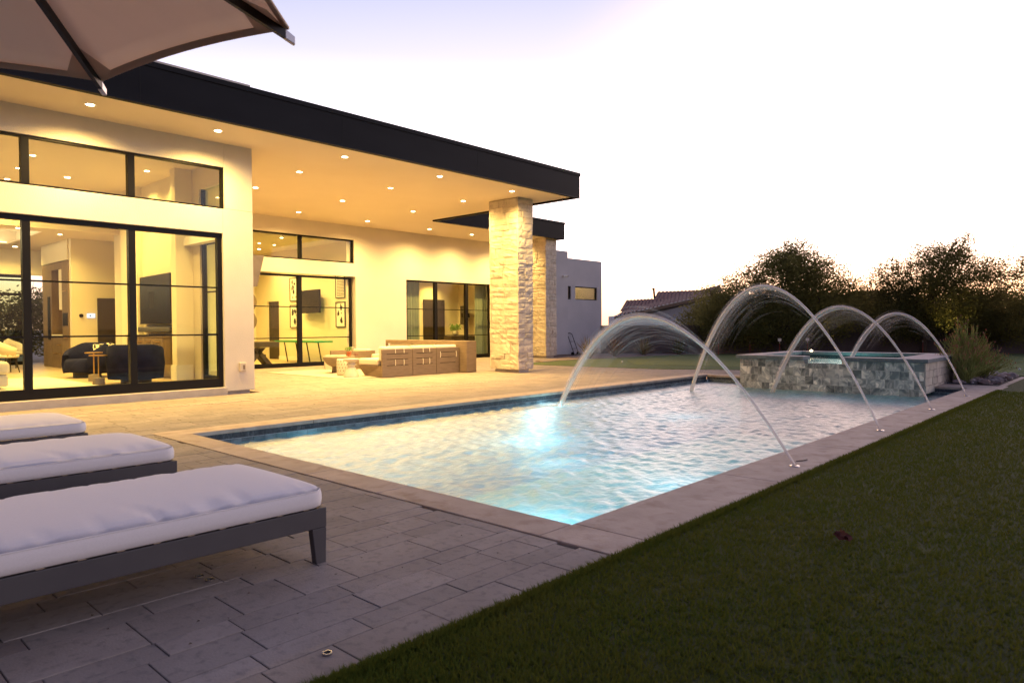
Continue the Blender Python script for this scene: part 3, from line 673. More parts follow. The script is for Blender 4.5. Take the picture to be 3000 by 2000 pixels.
# ---- stone columns
def stone_piece(face, a0, a1, z0, z1, x0, x1, y0, y1, parent, rnd):
    """a split-faced stone on one face of the column; the outer side is a rough grid"""
    nu, nv = 4, 3; t = rnd.uniform(.034, .056); m = MB(); g = .003
    a0 += g; a1 -= g; z0 += g; z1 -= g
    def P(u, v, d):
        if face == 'x-': return (x0 - d, u, v)
        if face == 'x+': return (x1 + d, u, v)
        if face == 'y-': return (u, y0 - d, v)
        return (u, y1 + d, v)
    vs = []; smooth_top = z1 > 4.1
    for i in range(nu + 1):
        for j in range(nv + 1):
            edge = i in (0, nu) or j in (0, nv)
            d = t + (rnd.uniform(-.010, .009) if not edge else rnd.uniform(-.012, -.004)) * (.35 if smooth_top else 1)
            vs.append(P(a0 + (a1 - a0) * i / nu, z0 + (z1 - z0) * j / nv, d))
    fs = [(i * (nv + 1) + j, (i + 1) * (nv + 1) + j, (i + 1) * (nv + 1) + j + 1, i * (nv + 1) + j + 1) for i in range(nu) for j in range(nv)]
    o = len(vs); vs += [P(a0, z0, -.02), P(a1, z0, -.02), P(a1, z1, -.02), P(a0, z1, -.02)]
    b = [i * (nv + 1) for i in range(nu + 1)]; tp = [i * (nv + 1) + nv for i in range(nu + 1)]; l = list(range(nv + 1)); r = [nu * (nv + 1) + j for j in range(nv + 1)]
    fs += [tuple(b[::-1] + [o, o + 1]), tuple(tp + [o + 2, o + 3]), tuple(l + [o + 3, o]), tuple(r[::-1] + [o + 1, o + 2])]
    m.add(vs, fs).build('stone', STONE, parent)
def column(x0, x1, y0, y1, label, seed):
    rnd = random.Random(seed)
    t = thing('stone_column', label, 'column', ((x0 + x1) / 2, (y0 + y1) / 2, 0), 'stone columns of the patio')
    B(x0, x1, y0, y1, .10, SOF + .04).build('core', MORTAR, t)
    B(x0 + .06, x1 - .06, y0 + .04, y1 - .06, -.02, .10).build('footing', CURB, t)
    for face in ('x-', 'y-', 'x+', 'y+'):
        A0, A1 = (y0, y1) if face[0] == 'x' else (x0 - .045, x1 + .045)
        if face[0] == 'x': A0 -= 0.0
        z = .09
        while z < SOF + .02:
            h = rnd.choice((.13, .16, .16, .20, .27)) if z < 4.0 else rnd.choice((.16, .2)); h = min(h, SOF + .04 - z)
            if h < .05: break
            a = A0
            while a < A1 - .01:
                L = rnd.uniform(.22, .55) if A1 - A0 > .8 else rnd.uniform(.18, .42)
                b = a + L
                if A1 - b < .14: b = A1
                if h > .24 and rnd.random() < .5:
                    stone_piece(face, a, b, z, z + h / 2, x0, x1, y0, y1, t, rnd); stone_piece(face, a, b, z + h / 2, z + h, x0, x1, y0, y1, t, rnd)
                else: stone_piece(face, a, b, z, z + h, x0, x1, y0, y1, t, rnd)
                a = b
            z += h
column(13.90, 14.42, 12.62, 13.62, 'tall limestone clad column at the front corner of the patio roof', 5)
column(21.02, 21.60, 17.62, 18.66, 'farther limestone clad column beside the shaded wall', 9)

# ---- wing in shade
WINGM = pm("shaded_stucco", (.40, .385, .40), (.45, .43, .44), scale=1.1, rough=.95, bump=.4, bscale=50, bdist=.01)  # the house stucco again, with the wing's shade put into its colour
wing = thing('stucco_wing', 'plain stucco wing in shade at the far end of the house', 'building', (24.5, 19.5, 0))
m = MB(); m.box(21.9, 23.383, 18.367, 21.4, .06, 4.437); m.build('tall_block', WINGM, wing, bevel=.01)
yw = 18.729
m = MB()
m.box(23.384, 26.343, yw + .2, yw + .4, 0, .05) if False else None
m.box(23.386, 23.78, yw, yw + .2, .04, 4.217) if False else None
for a in ((23.386, 23.82, .04, 4.217), (24.06, 24.36, .04, 4.217), (25.99, 26.343, .04, 4.217), (23.82, 24.06, .04, 2.43), (23.82, 24.06, 3.01, 4.217), (24.36, 25.99, .04, 2.43), (24.36, 25.99, 3.01, 4.217)):
    m.box(a[0], a[1], yw, yw + .2, a[2], a[3])
m.box(26.143, 26.343, yw + .201, 27, .04, 4.217); m.box(23.386, 26.142, yw + 3.2, yw + 3.3, .04, 4.2); m.box(23.386, 26.142, yw + .201, yw + 3.19, 4.0, 4.1)
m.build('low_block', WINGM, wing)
MB().box(23.45, 26.142, yw + 2.4, yw + 2.5, .04, 4.0).build('inner_wall', INWALL, wing)
for a, b in ((23.82, 24.06), (24.36, 25.99)):
    f = MB().box(a, b, yw + .06, yw + .12, 2.43, 2.47).box(a, b, yw + .06, yw + .12, 2.97, 3.01).box(a, a + .035, yw + .06, yw + .12, 2.47, 2.97).box(b - .035, b, yw + .06, yw + .12, 2.47, 2.97).build('window', BLACK, wing)
    MB().box(a + .035, b - .035, yw + .085, yw + .092, 2.47, 2.97).build('pane', GLASS, f)
light('wing_lamp', 'POINT', (24.9, yw + 1.5, 3.5), 42, WARM, wing, .1)
cm = thing('security_camera', 'small white security camera on the tall shaded wall', 'camera', (23.13, 18.34, 3.39))
MB().lathe([(.05, 3.33), (.06, 3.36), (.06, 3.40)], 23.06, 18.33, 14).build('mount', WHITE, cm)
MB().tube([(23.06, 18.33, 3.38), (23.18, 18.22, 3.37)], .045, 12).build('body', WHITE, cm)
MB().tube([(23.181, 18.219, 3.37), (23.195, 18.205, 3.369)], .036, 12).build('lens', BLACK, cm)
#SECTION3
# ================================================================== GREAT ROOM (behind the first sliding doors)
FA = .15; CA = 4.66
m = MB(); m.box(-8, 6.379, 13.165, 27.3, -.02, FA); m.build('room_floor', INFLOOR, house)
m = MB(); m.add([(-8, 13.17, CA), (6.55, 13.17, CA), (6.55, 19.8, CA), (-8, 19.8, CA)], [(0, 3, 2, 1)]); m.box(-8, 6.55, 19.8, 19.95, 3.70, CA)
TX0, TX1, TY0, TY1, LC = -1.0, 4.9, 20.7, 24.4, 3.72
for a in ((-8, TX0, 19.95, 27.3), (TX1, 8.0, 19.95, 27.3), (TX0, TX1, 19.95, TY0), (TX0, TX1, TY1, 27.3)): m.box(a[0], a[1], a[2], a[3], LC, LC + .04)
m.box(TX0 - .3, TX1 + .3, TY0 - .3, TY1 + .3, LC + .40, LC + .44)
m.box(TX1 + .25, TX1 + .3, TY0 - .3, TY1 + .3, LC + .04, LC + .40).box(TX0 - .3, TX1 + .25, TY1 + .25, TY1 + .3, LC + .04, LC + .40).box(TX0 - .3, TX1 + .25, TY0 - .3, TY0 - .25, LC + .04, LC + .40)
m.build('room_ceiling', INCEIL, house)
MB().box(TX1 + .10, TX1 + .2, TY0, TY1, LC + .05, LC + .07).box(TX0, TX1, TY1 + .10, TY1 + .2, LC + .05, LC + .07).build('cove_strip', COVE, house)
light('cove_lamp', 'POINT', (2.0, 22.5, LC + .12), 260, (1, .78, .42), house, .3)
m = MB()
m.box(6.02, 6.379, 15.30, 15.55, FA, CA)                       # pilaster
m.box(6.62, 6.70, 15.55, 18.0, FA, CA) if False else m.box(6.30, 6.379, 15.55, 18.0, FA, CA)
m.box(6.18, 6.379, 18.0, 19.1, FA, CA)
m.box(5.78, 8.3, 21.72, 21.9, FA, LC).box(6.38, 6.5, 19.95, 21.72, FA, LC) if False else m.box(5.78, 8.3, 21.72, 21.9, FA, LC)
m.box(5.74, 6.4, 21.9, 24.5, 3.16, LC)
m.box(-8, 6.4, 25.9, 26.1, 2.95, LC)
m.box(5.73, 6.4, 24.5, 26.1, FA, 3.0) if False else None
m.build('room_wall', INWALL, house)
MB().box(5.99, 6.34, 15.26, 15.30, FA, FA + .32).box(5.985, 6.02, 15.30, 15.55, FA, FA + .32).build('baseboard', WHITE, house)
# rear glazing of the great room
m = MB()
for xx in (-3.0, -1.0, 1.0, 3.0, 4.45, 5.62): m.box(xx, xx + .09, 25.95, 26.05, FA, 2.94)
m.box(-3, 5.71, 25.955, 26.045, 2.86, 2.94).box(-3, 5.71, 25.955, 26.045, FA, FA + .10).box(-3, 5.71, 25.955, 26.045, 2.30, 2.38)
rg_ = m.build('rear_window', BLACK, house)
MB().box(-3, 5.62, 25.99, 26.0, FA + .1, 2.86).build('pane', GLASSG, rg_)
# door in the far wall
MB().box(6.40, 7.05, 21.66, 21.715, FA, 2.11).build('interior_door', WOOD_DARK, house)
th = thing('thermostat', 'small round dark thermostat on the great room wall', 'thermostat', (6.0, 21.7, 1.62)); MB().tube([(6.0, 21.72, 1.62), (6.0, 21.68, 1.62)], .05, 16).build('dial', BLACK, th)
pn = thing('wall_panel', 'small lit white control panel on the great room wall', 'panel', (6.24, 21.7, 1.62)); MB().box(6.14, 6.34, 21.69, 21.715, 1.56, 1.68).build('screen', emat('panel_glow', (.85, .88, 1), 1.3), pn); MB().box(6.205, 6.235, 21.686, 21.69, 1.60, 1.635).build('icon', BLACK, pn)
# tall kitchen cabinets
cb = thing('kitchen_cabinet', 'tall brown wood cabinet wall with counter niche and microwave', 'cabinet', (6.0, 23.1, FA))
X = 5.76
MB().box(X, 6.4, 23.55, 24.5, FA, 3.14).build('fridge_panel', WOOD_CAB, cb, bevel=.006)
MB().box(X, 6.4, 21.92, 22.55, FA, 3.14).build('tall_door', WOOD_CAB, cb, bevel=.006)
MB().box(X, 6.4, 22.56, 23.54, FA, 1.06).build('base_cabinet', WOOD_CAB, cb, bevel=.006)
MB().box(X - .02, 6.4, 22.56, 23.54, 1.065, 1.10).build('counter', CREAM, cb)
MB().box(X + .30, 6.4, 22.56, 23.54, 1.10, 2.94).build('niche_back', WOOD_CAB, cb)
MB().box(X, 6.4, 22.56, 23.54, 2.95, 3.14).build('top_panel', WOOD_CAB, cb)
MB().box(X + .02, X + .29, 22.56, 22.9, 1.8, 2.94).build('glass_door', CREAM, cb)
MB().box(X - .012, X - .001, 22.02, 22.46, 1.35, 1.70).build('microwave', BLACK, cb)
MB().box(X - .012, X - .001, 23.7, 23.95, .95, 2.2).build('oven_glass', BLACK, cb)
for yy, zz in ((22.05, .6), (22.05, 1.0), (22.7, .55), (22.7, .8), (23.1, .55), (22.1, 2.3)): MB().box(X - .03, X - .012, yy, yy + .3, zz, zz + .015).build('handle', BRASS, cb)
# television and credenza
tv = thing('television', 'large wall television tilted out above the floating credenza', 'television', (6.2, 16.9, 1.9))
MB().hexa([(6.06, 15.75, 1.36), (6.12, 15.75, 1.36), (6.24, 17.85, 1.36), (6.18, 17.85, 1.36), (6.06, 15.75, 2.47), (6.12, 15.75, 2.47), (6.24, 17.85, 2.47), (6.18, 17.85, 2.47)]).build('screen', SCREEN, tv)
MB().box(6.12, 6.28, 16.5, 17.1, 1.7, 2.1).build('mount', BLACK, tv)
sb = thing('soundbar', 'dark soundbar mounted under the great room television', 'soundbar', (6.15, 16.8, 1.2)); MB().box(6.10, 6.22, 15.9, 17.8, 1.17, 1.29).build('speaker', GRAYMETAL, sb, bevel=.02)
cr_ = thing('credenza', 'brown floating credenza with brass handles under the television', 'credenza', (6.1, 16.9, .48))
MB().box(5.92, 6.28, 15.75, 17.93, .46, 1.06).build('body', WOOD_CAB, cr_)
MB().box(5.90, 6.28, 15.72, 17.95, 1.06, 1.09).build('top', WOOD_CAB, cr_)
for i in range(4):
    y_ = 15.78 + i * .54
    d = MB().box(5.905, 5.918, y_, y_ + .52, .49, 1.04).build('door', WOOD_CAB, cr_); MB().box(5.88, 5.90, y_ + .14, y_ + .38, .95, .965).build('handle', BRASS, d)
# swivel chairs
def swivel(cx, cy, a, label):
    t = thing('swivel_chair', label, 'chair', (cx, cy, FA), 'blue velvet swivel chairs'); r = .50
    m = MB(); n = 22; vs = []
    for k in range(n + 1):
        th = a + R(-125) + R(250) * k / n; f_ = 1 - abs(k / n - .5) * 2; h = .50 + .27 * min(1, f_ * 2.0) ** .7
        for rr, z in ((r, .10), (r + .03, h * .6), (r + .01, h), (r - .06, h + .02), (r - .12, h), (r - .12, .36)): vs.append((cx + rr * math.cos(th), cy + rr * math.sin(th), FA + z))
    fs = [(k * 6 + j, (k + 1) * 6 + j, (k + 1) * 6 + (j + 1) % 6, k * 6 + (j + 1) % 6) for k in range(n) for j in range(6)]
    fs += [tuple(range(6))[::-1], tuple(n * 6 + j for j in range(6))]
    m.add(vs, fs).build('backrest', VELVET, t, smooth=True)
    MB().lathe([(.3, FA + .12), (.43, FA + .14), (.44, FA + .36), (.40, FA + .42), (.05, FA + .43)], cx, cy, 24).build('seat', VELVET, t, smooth=True)
    MB().lathe([(.28, FA), (.28, FA + .12)], cx, cy, 20).build('base', WOOD_DARK, t)
    return t
swivel(5.15, 15.15, R(245), 'navy velvet swivel chair closest to the glass, its back turned')
swivel(5.05, 17.9, R(20), 'navy velvet swivel chair by the cabinets, checked throw on its back')
thr = thing('throw_blanket', 'cream and black checked throw over the back of the farther navy chair', 'blanket', (5.4, 18.1, .8))
def chk():
    m, nt, out = newmat('checked_throw'); p = N(nt, "ShaderNodeBsdfPrincipled"); tc = N(nt, "ShaderNodeTexCoord"); c = N(nt, "ShaderNodeTexChecker"); c.inputs['Scale'].default_value = 11
    c.inputs[1].default_value = (.75, .70, .58, 1); c.inputs[2].default_value = (.03, .03, .03, 1); nt.links.new(tc.outputs['Object'], c.inputs[0]); nt.links.new(c.outputs[0], p.inputs['Base Color']); p.inputs['Roughness'].default_value = .95
    nt.links.new(p.outputs[0], out.inputs[0]); return m
m = MB(); vs = []; n = 12
for k in range(n + 1):
    th_ = R(20) + R(-75) + R(110) * k / n
    for rr, z in ((.555, .62), (.545, .745), (.48, .775), (.375, .75), (.36, .58)): vs.append((5.05 + rr * math.cos(th_), 17.9 + rr * math.sin(th_), FA + z + random.uniform(-.008, .008)))
m.add(vs, [(k * 5 + j, (k + 1) * 5 + j, (k + 1) * 5 + j + 1, k * 5 + j + 1) for k in range(n) for j in range(4)]).build('cloth', chk(), thr, smooth=True)
def dtable(cx, cy, h, label, basem):
    t = thing('drink_table', label, 'table', (cx, cy, FA), 'slim brass drink tables')
    MB().lathe([(.02, h - .02), (.165, h - .02), (.165, h), (.02, h)], cx, cy, 24).build('top', BRASS, t)
    MB().lathe([(.012, FA + .12), (.012, h - .021)], cx, cy, 10).build('stem', BRASS, t)
    MB().lathe([(.11, FA), (.10, FA + .14), (.02, FA + .15)], cx, cy, 18).build('base', basem, t)
dtable(4.50, 15.25, .74, 'slim brass drink table left of the nearer navy chair', CONCT)
dtable(4.78, 16.5, .76, 'slim brass drink table between the two navy chairs', CONCT)
sf = thing('white_sofa', 'end of a plump cream sofa at the left edge of the great room', 'sofa', (2.2, 15.8, FA))
MB().box(1.0, 3.05, 15.3, 16.3, FA + .06, FA + .28).build('base', CREAM, sf, bevel=.05, seg=4); MB().box(1.0, 3.07, 15.25, 16.3, FA + .285, FA + .52).build('cushion', CREAM, sf, bevel=.08, seg=5); MB().box(1.1, 2.9, 15.35, 16.2, FA, FA + .06).build('plinth', WOOD_DARK, sf)
MB().box(1.2, 4.42, 14.9, 18.6, FA, FA + .015).build('area_rug', CREAM); tag(bpy.data.objects['area_rug'], 'pale area rug on the great room oak floor', 'rug')
isl = thing('kitchen_island', 'kitchen island with pale countertop at far left of the great room', 'island', (2.6, 22.6, FA)); MB().box(1.0, 3.95, 22.0, 23.1, FA, .98).build('body', WOOD_CAB, isl); MB().box(.95, 4.0, 21.95, 23.15, .98, 1.04).build('countertop', WHITE, isl)
def dchair(cx, cy, a, label):
    t = thing('dining_chair', label, 'chair', (cx, cy, FA), 'upholstered dining chairs in the great room'); vs = []; n = 14
    for k in range(n + 1):
        th = a + R(-100) + R(200) * k / n; f_ = 1 - abs(k / n - .5) * 2; h = .62 + .22 * f_
        for rr, z in ((.24, .42), (.30, h), (.27, h + .01), (.20, .44)): vs.append((cx + rr * math.cos(th), cy + rr * math.sin(th), FA + z))
    MB().add(vs, [(k * 4 + j, (k + 1) * 4 + j, (k + 1) * 4 + (j + 1) % 4, k * 4 + (j + 1) % 4) for k in range(n) for j in range(4)]).build('backrest', CREAM, t, smooth=True)
    MB().lathe([(.05, FA + .38), (.24, FA + .39), (.25, FA + .46), (.05, FA + .48)], cx, cy, 16).build('seat', CREAM, t, smooth=True)
    for q in range(4):
        th = a + R(45 + 90 * q); MB().tube([(cx + .16 * math.cos(th), cy + .16 * math.sin(th), FA + .39), (cx + .25 * math.cos(th), cy + .25 * math.sin(th), FA)], [.018, .011], 6).build('leg', WOOD_DARK, t)
dchair(4.25, 21.4, R(200), 'dining chair with brown legs at the island, left edge of view'); dchair(4.95, 23.9, R(120), 'pale dining chair against the rear glass beside the cabinets'); dchair(4.1, 24.3, R(60), 'pale dining chair against the rear glass farther left')
for x_, y_, d_ in ((3.69, 16.2, 'nearest of the right hand column'), (5.74, 16.05, 'nearest, by the side window'), (3.77, 17.7, 'middle of the left hand row'), (5.83, 17.3, 'farthest right'), (3.86, 19.15, 'farthest left')):
    downlight(x_, y_, CA, 340, 'round downlight seen through the transom, great room ceiling, %s' % d_, 'downlights in the great room', .05, 140)
for x_, y_, d_ in ((4.75, 18.0, 'a'), (1.5, 16.5, 'b'), (1.5, 14.3, 'c'), (-2, 15.5, 'd'), (4.6, 14.2, 'e')):
    added_fill_light(x_, y_, CA, 400, INWARM)
for x_, y_, d_ in ((5.35, 21.0, 'beside the tray, right side'), (4.3, 20.35, 'in front of the tray'), (3.6, 20.3, 'at the left door edge')):
    downlight(x_, y_, LC, 270, 'round downlight in the lower kitchen ceiling, %s' % d_, 'downlights in the kitchen ceiling', .05, 140)
for x_, y_ in ((2, 24.9), (5.2, 25.0)): added_fill_light(x_, y_, LC, 250, INWARM)

# ================================================================== GAME ROOM
FB = .03; CB = 4.2
MB().box(6.6, 13.9, 20.43, 27.3, -.02, FB).build('game_room_floor', INFLOOR, house)
MB().box(8.3, 13.9, 20.43, 27.3, CB, CB + .05).build('game_room_ceiling', INCEIL, house)
m = MB(); m.box(13.72, 13.93, 20.43, 25.05, FB, CB).box(13.72, 13.93, 25.95, 27.3, FB, CB).box(13.72, 13.93, 25.05, 25.95, 2.3, CB).box(8.1, 8.3, 20.43, 27.3, FB, CB).box(8.3, 13.72, 26.9, 27.1, FB, CB); m.build('game_room_wall', INWALL, house)
MB().box(13.78, 13.84, 25.06, 25.94, FB, 2.295).build('interior_door', WOOD_DARK, house)
MB().box(13.69, 13.718, 20.43, 25.04, FB, FB + .14).build('baseboard', WHITE, house)
for x_, y_, d_ in ((11.63, 21.0, 'nearer, left'), (12.3, 21.0, 'nearer, right'), (11.83, 22.9, 'farther, left'), (12.45, 23.0, 'farther, right')):
    downlight(x_, y_, CB, 420, 'round downlight in the game room ceiling, %s' % d_, 'downlights in the game room', .05, 150)
added_fill_light(10.4, 24.5, CB, 560, INWARM); added_fill_light(12.7, 24.6, CB, 560, INWARM)
t2 = thing('television', 'medium television on the game room wall between framed prints', 'television', (13.6, 22.4, 2.2))
MB().hexa([(13.44, 21.72, 1.78), (13.49, 21.70, 1.78), (13.60, 23.1, 1.78), (13.55, 23.12, 1.78), (13.44, 21.72, 2.62), (13.49, 21.70, 2.62), (13.60, 23.1, 2.62), (13.55, 23.12, 2.62)]).build('screen', SCREEN, t2); MB().box(13.50, 13.72, 22.2, 22.5, 2.1, 2.3).build('mount', BLACK, t2)
def print_art(y0, y1, z0, z1, seed, label):
    rnd = random.Random(seed); t = thing('framed_print', label, 'framed print', (13.7, (y0 + y1) / 2, z0), 'black framed abstract prints in the game room')
    MB().box(13.68, 13.718, y0, y1, z0, z0 + .025).box(13.68, 13.718, y0, y1, z1 - .025, z1).box(13.68, 13.718, y0, y0 + .025, z0 + .025, z1 - .025).box(13.68, 13.718, y1 - .025, y1, z0 + .025, z1 - .025).build('frame', BLACK, t)
    MB().box(13.70, 13.716, y0 + .025, y1 - .025, z0 + .025, z1 - .025).build('paper', WHITE, t); m = MB()
    if seed == 3:
        for i in range(7):
            for j in range(14): m.box(13.696, 13.6995, y0 + .07 + i * .062, y0 + .105 + i * .062, z0 + .07 + j * .052, z0 + .10 + j * .052)
    else:
        for i in range(9):
            cy_, cz_ = rnd.uniform(y0 + .15, y1 - .15), rnd.uniform(z0 + .15, z1 - .15); n = rnd.randint(4, 7); rr = rnd.uniform(.03, .11); xx = 13.699 - i * .0003
            m.add([(xx, cy_ + rr * rnd.uniform(.4, 1) * math.cos(6.283 * q / n), cz_ + rr * 1.4 * rnd.uniform(.4, 1) * math.sin(6.283 * q / n)) for q in range(n)], [tuple(range(n))])
    m.build('ink', BLACK, t, kind='stuff')
print_art(23.6, 24.17, 2.26, 3.14, 1, 'upper left framed print with loose black brush shapes'); print_art(23.6, 24.17, 1.26, 2.12, 2, 'lower left framed print with pale ground and black blocks')
print_art(20.50, 21.07, 2.28, 3.16, 3, 'upper right framed print with rows of small black dashes'); print_art(20.50, 21.07, 1.27, 2.15, 4, 'lower right framed print with bold black patches')
gt = thing('green_games_table', 'folding games table with green top and angled black legs', 'table', (13.1, 22.2, FB))
MB().box(12.72, 13.42, 20.85, 23.6, .74, .80).build('top', GREEN, gt)
for a in ((12.85, 21.5), (13.3, 21.5), (12.85, 23.0), (13.3, 23.0)): MB().tube([(a[0], a[1] - .12, FB), (a[0], a[1] + .1, .74)], .022, 8).build('leg', BLACK, gt)
dk = thing('shuffleboard_table', 'dark wood games table on angled beam legs behind the glass', 'table', (10.6, 21.9, FB))
MB().box(8.9, 11.75, 21.45, 22.15, .62, .80).build('top', WOOD_DARK, dk, bevel=.02)
MB().box(9.0, 11.65, 21.52, 22.08, .801, .812).build('playing_surface', WOOD_CAB, dk)
for a in ((11.25, 10.75), (11.0, 11.5)): MB().hexa([(a[0] - .09, 21.6, .60), (a[0] + .09, 21.6, .60), (a[0] + .09, 22.0, .60), (a[0] - .09, 22.0, .60)][::1] + [(a[1] - .09, 21.6, FB), (a[1] + .09, 21.6, FB), (a[1] + .09, 22.0, FB), (a[1] - .09, 22.0, FB)]).build('leg', WOOD_DARK, dk)
MB().box(9.6, 11.4, 21.7, 21.9, .26, .38).build('beam', WOOD_DARK, dk)
for zc, l_ in ((1.9, 'upper of two'), (1.25, 'lower of two')):
    t = thing('wall_disc', 'dark round woven disc behind the glass beside the pier, %s' % l_, 'wall decoration', (11.6, 22.9, zc + .3), 'round wall discs')
    MB().tube([(11.28, 22.75, zc + .25), (11.28, 22.80, zc + .25)], .36, 24).build('disc', TEAK, t); MB().tube([(11.28, 22.72, zc + .25), (11.28, 22.749, zc + .25)], .15, 20).build('hub', BLACK, t)
# tilted outdoor screen on the return wall
os_ = thing('outdoor_heater', 'tilted taupe wall unit projecting behind the stucco pier', 'heater', (6.8, 13.6, 2.4))
MB().hexa([(6.60, 13.4, 2.05), (6.87, 13.4, 2.10), (6.87, 14.2, 2.10), (6.60, 14.2, 2.05), (6.60, 13.4, 2.72), (7.03, 13.4, 2.74), (7.03, 14.2, 2.74), (6.60, 14.2, 2.72)]).build('housing', CONCT, os_)

# ================================================================== BEDROOM
MB().box(14.2, 22.8, 20.43, 24.5, -.02, FB).build('bedroom_floor', INFLOOR, house)
MB().box(13.94, 22.9, 20.43, 24.6, 3.5, 3.55).build('bedroom_ceiling', INCEIL, house)
MB().box(13.94, 22.9, 24.5, 24.7, FB, 3.5).box(22.7, 22.9, 20.43, 24.5, FB, 3.5).build('bedroom_wall', INWALL, house)
MB().box(20.52, 21.78, 24.44, 24.498, FB, 2.52).build('interior_door', WOOD_DARK, house)
t3 = thing('television', 'small television on the bedroom wall above the console', 'television', (22.3, 24.2, 1.8)); MB().hexa([(22.0, 23.2, 1.37), (22.05, 23.2, 1.37), (22.6, 24.2, 1.37), (22.55, 24.2, 1.37), (22.0, 23.2, 2.24), (22.05, 23.2, 2.24), (22.6, 24.2, 2.24), (22.55, 24.2, 2.24)]).build('screen', SCREEN, t3); MB().box(22.35, 22.69, 23.7, 23.9, 1.7, 1.9).build('mount', BLACK, t3)
cn = thing('console', 'dark console under the bedroom television', 'console', (21.8, 23.7, FB)); MB().box(20.55, 22.0, 22.6, 23.1, FB, .86).build('body', WOOD_DARK, cn)
for d in (0, 1): MB().box(20.58 + d * .72, 21.27 + d * .72, 22.58, 22.598, FB + .05, .83).build('door', WOOD_DARK, cn)
vz = thing('potted_fern', 'fern in a round glass vase on the bedroom console', 'plant', (20.95, 22.8, .86))
MB().lathe([(.05, .86), (.13, .92), (.15, 1.0), (.09, 1.08), (.05, 1.1)], 20.95, 22.8, 16).build('vase', CERAM, vz, smooth=True)
m = MB()
for i in range(90):
    th = random.uniform(0, 6.28); L = random.uniform(.15, .36); h = random.uniform(.0, .28)
    a = (20.95, 22.8, 1.08); b = (20.95 + L * .6 * math.cos(th), 22.8 + L * .6 * math.sin(th), 1.12 + h); c = (20.95 + L * math.cos(th), 22.8 + L * math.sin(th), 1.05 + h * .7)
    w_ = .012; m.add([a, (b[0] - w_, b[1] + w_, b[2]), (b[0] + w_, b[1] - w_, b[2]), c], [(0, 1, 2), (1, 3, 2)])
m.build('fronds', SUCC, vz, kind='stuff')
def curtain(x0, x1, y, label):
    t = thing('curtain', label, 'curtain', ((x0 + x1) / 2, y, FB), 'sage curtains of the bedroom'); m = MB(); n = int((x1 - x0) / .012); vs = []
    for i in range(n + 1):
        x = x0 + (x1 - x0) * i / n; yy = y + .035 * math.sin(i * .62) + .012 * math.sin(i * 1.7)
        vs += [(x, yy, FB + .02), (x, yy, 2.96)]
    m.add(vs, [(2 * i, 2 * i + 2, 2 * i + 3, 2 * i + 1) for i in range(n)]).build('cloth', CURT, t, smooth=True); return t
curtain(16.22, 17.12, 20.62, 'pleated sage green curtain at the left of the bedroom doors'); curtain(20.05, 21.2, 20.62, 'pleated sage green curtain at the right of the bedroom doors')
downlight(20.9, 23.9, 3.49, 420, 'bright downlight washing the bedroom wall above the door', 'downlights in the bedroom', .05, 130)
for x_ in (17.5, 19.6): added_fill_light(x_, 22.3, 3.50, 640, INWARM)

# ================================================================== PATIO FURNITURE
rg2 = MB().box(9.62, 13.0, 14.32, 18.3, .001, .012).build('outdoor_rug', RUG); tag(rg2, 'pale flatweave rug under the patio seating', 'rug')
def sofa():
    t = thing('outdoor_sofa', 'wooden patio sofa with slotted backs and corded ivory cushions', 'sofa', (11.8, 14.6, 0))
    y0 = 14.06; Z = .012
    for (a, b) in ((10.45, 11.42), (11.425, 12.225), (12.23, 13.05)):
        w = b - a; m = MB(); s0, s1 = a + w * .15, b - w * .15
        lv = [(.285, .30), (.44, .455), (.575, .59)]
        prev = Z
        for z0, z1 in lv: m.box(a + .004, b - .004, y0, y0 + .05, prev, z0); m.box(a + .004, s0, y0, y0 + .05, z0, z1); m.box(s1, b - .004, y0, y0 + .05, z0, z1); prev = z1
        m.box(a + .004, b - .004, y0, y0 + .05, prev, .70)
        m.build('back_panel', TEAK, t, bevel=.003, seg=1)
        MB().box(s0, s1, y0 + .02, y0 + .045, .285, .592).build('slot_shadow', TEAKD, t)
        for fx in ((.42, .70) if b < 13 else (.16, .86)):
            x = a + w * fx
            if b < 13:
                m2 = MB().tube([(x, y0 + .10, .73), (x, y0 - .008, .71), (x + .004, y0 - .01, .60)], .009, 6); m2.build('cord', ROPE, t)
                MB().tube([(x, y0 - .006, .44), (x + .003, y0 - .012, .37), (x + .002, y0 - .006, .29)], .009, 6).build('cord', ROPE, t)
            else: MB().tube([(x, y0 - .006, .60), (x + .008, y0 - .012, .52), (x, y0 - .006, .44)], .009, 6).build('cord', ROPE, t)
    MB().hexa([(10.47, 14.12, Z), (13.05, 14.12, Z), (13.05, 15.0, Z), (10.60, 15.0, Z), (10.45, 14.12, .285), (13.05, 14.12, .285), (13.05, 15.1, .285), (10.45, 15.1, .285)]).build('base', TEAK, t)
    for (a, b) in ((10.48, 11.42), (11.43, 12.22), (12.23, 13.03)):
        MB().box(a, b, 14.30, 15.12, .287, .46).build('seat_cushion', CUSH_SOFA, t, bevel=.05, seg=4)
        MB().box(a + .01, b - .01, 14.112, 14.30, .40, .775).build('back_cushion', CUSH_SOFA, t, bevel=.06, seg=4)
    return t
sofa()
t = thing('outdoor_sofa', 'taller wooden patio sofa set side on beside the column', 'sofa', (13.3, 15.6, 0))
m = MB(); m.box(13.10, 13.42, 13.86, 14.04, .012, .87) if False else m.box(13.07, 13.44, 13.78, 13.84, .012, .87)
m.box(13.38, 13.44, 13.84, 17.4, .012, .87).box(13.07, 13.38, 13.84, 17.4, .77, .87).box(13.07, 13.13, 17.34, 17.40, .012, .77).box(13.07, 13.13, 13.841, 15.1, .012, .769)
m.build('back_frame', TEAK, t, bevel=.004)
MB().box(12.5, 13.06, 15.15, 17.35, .06, .28).build('base', TEAK, t)
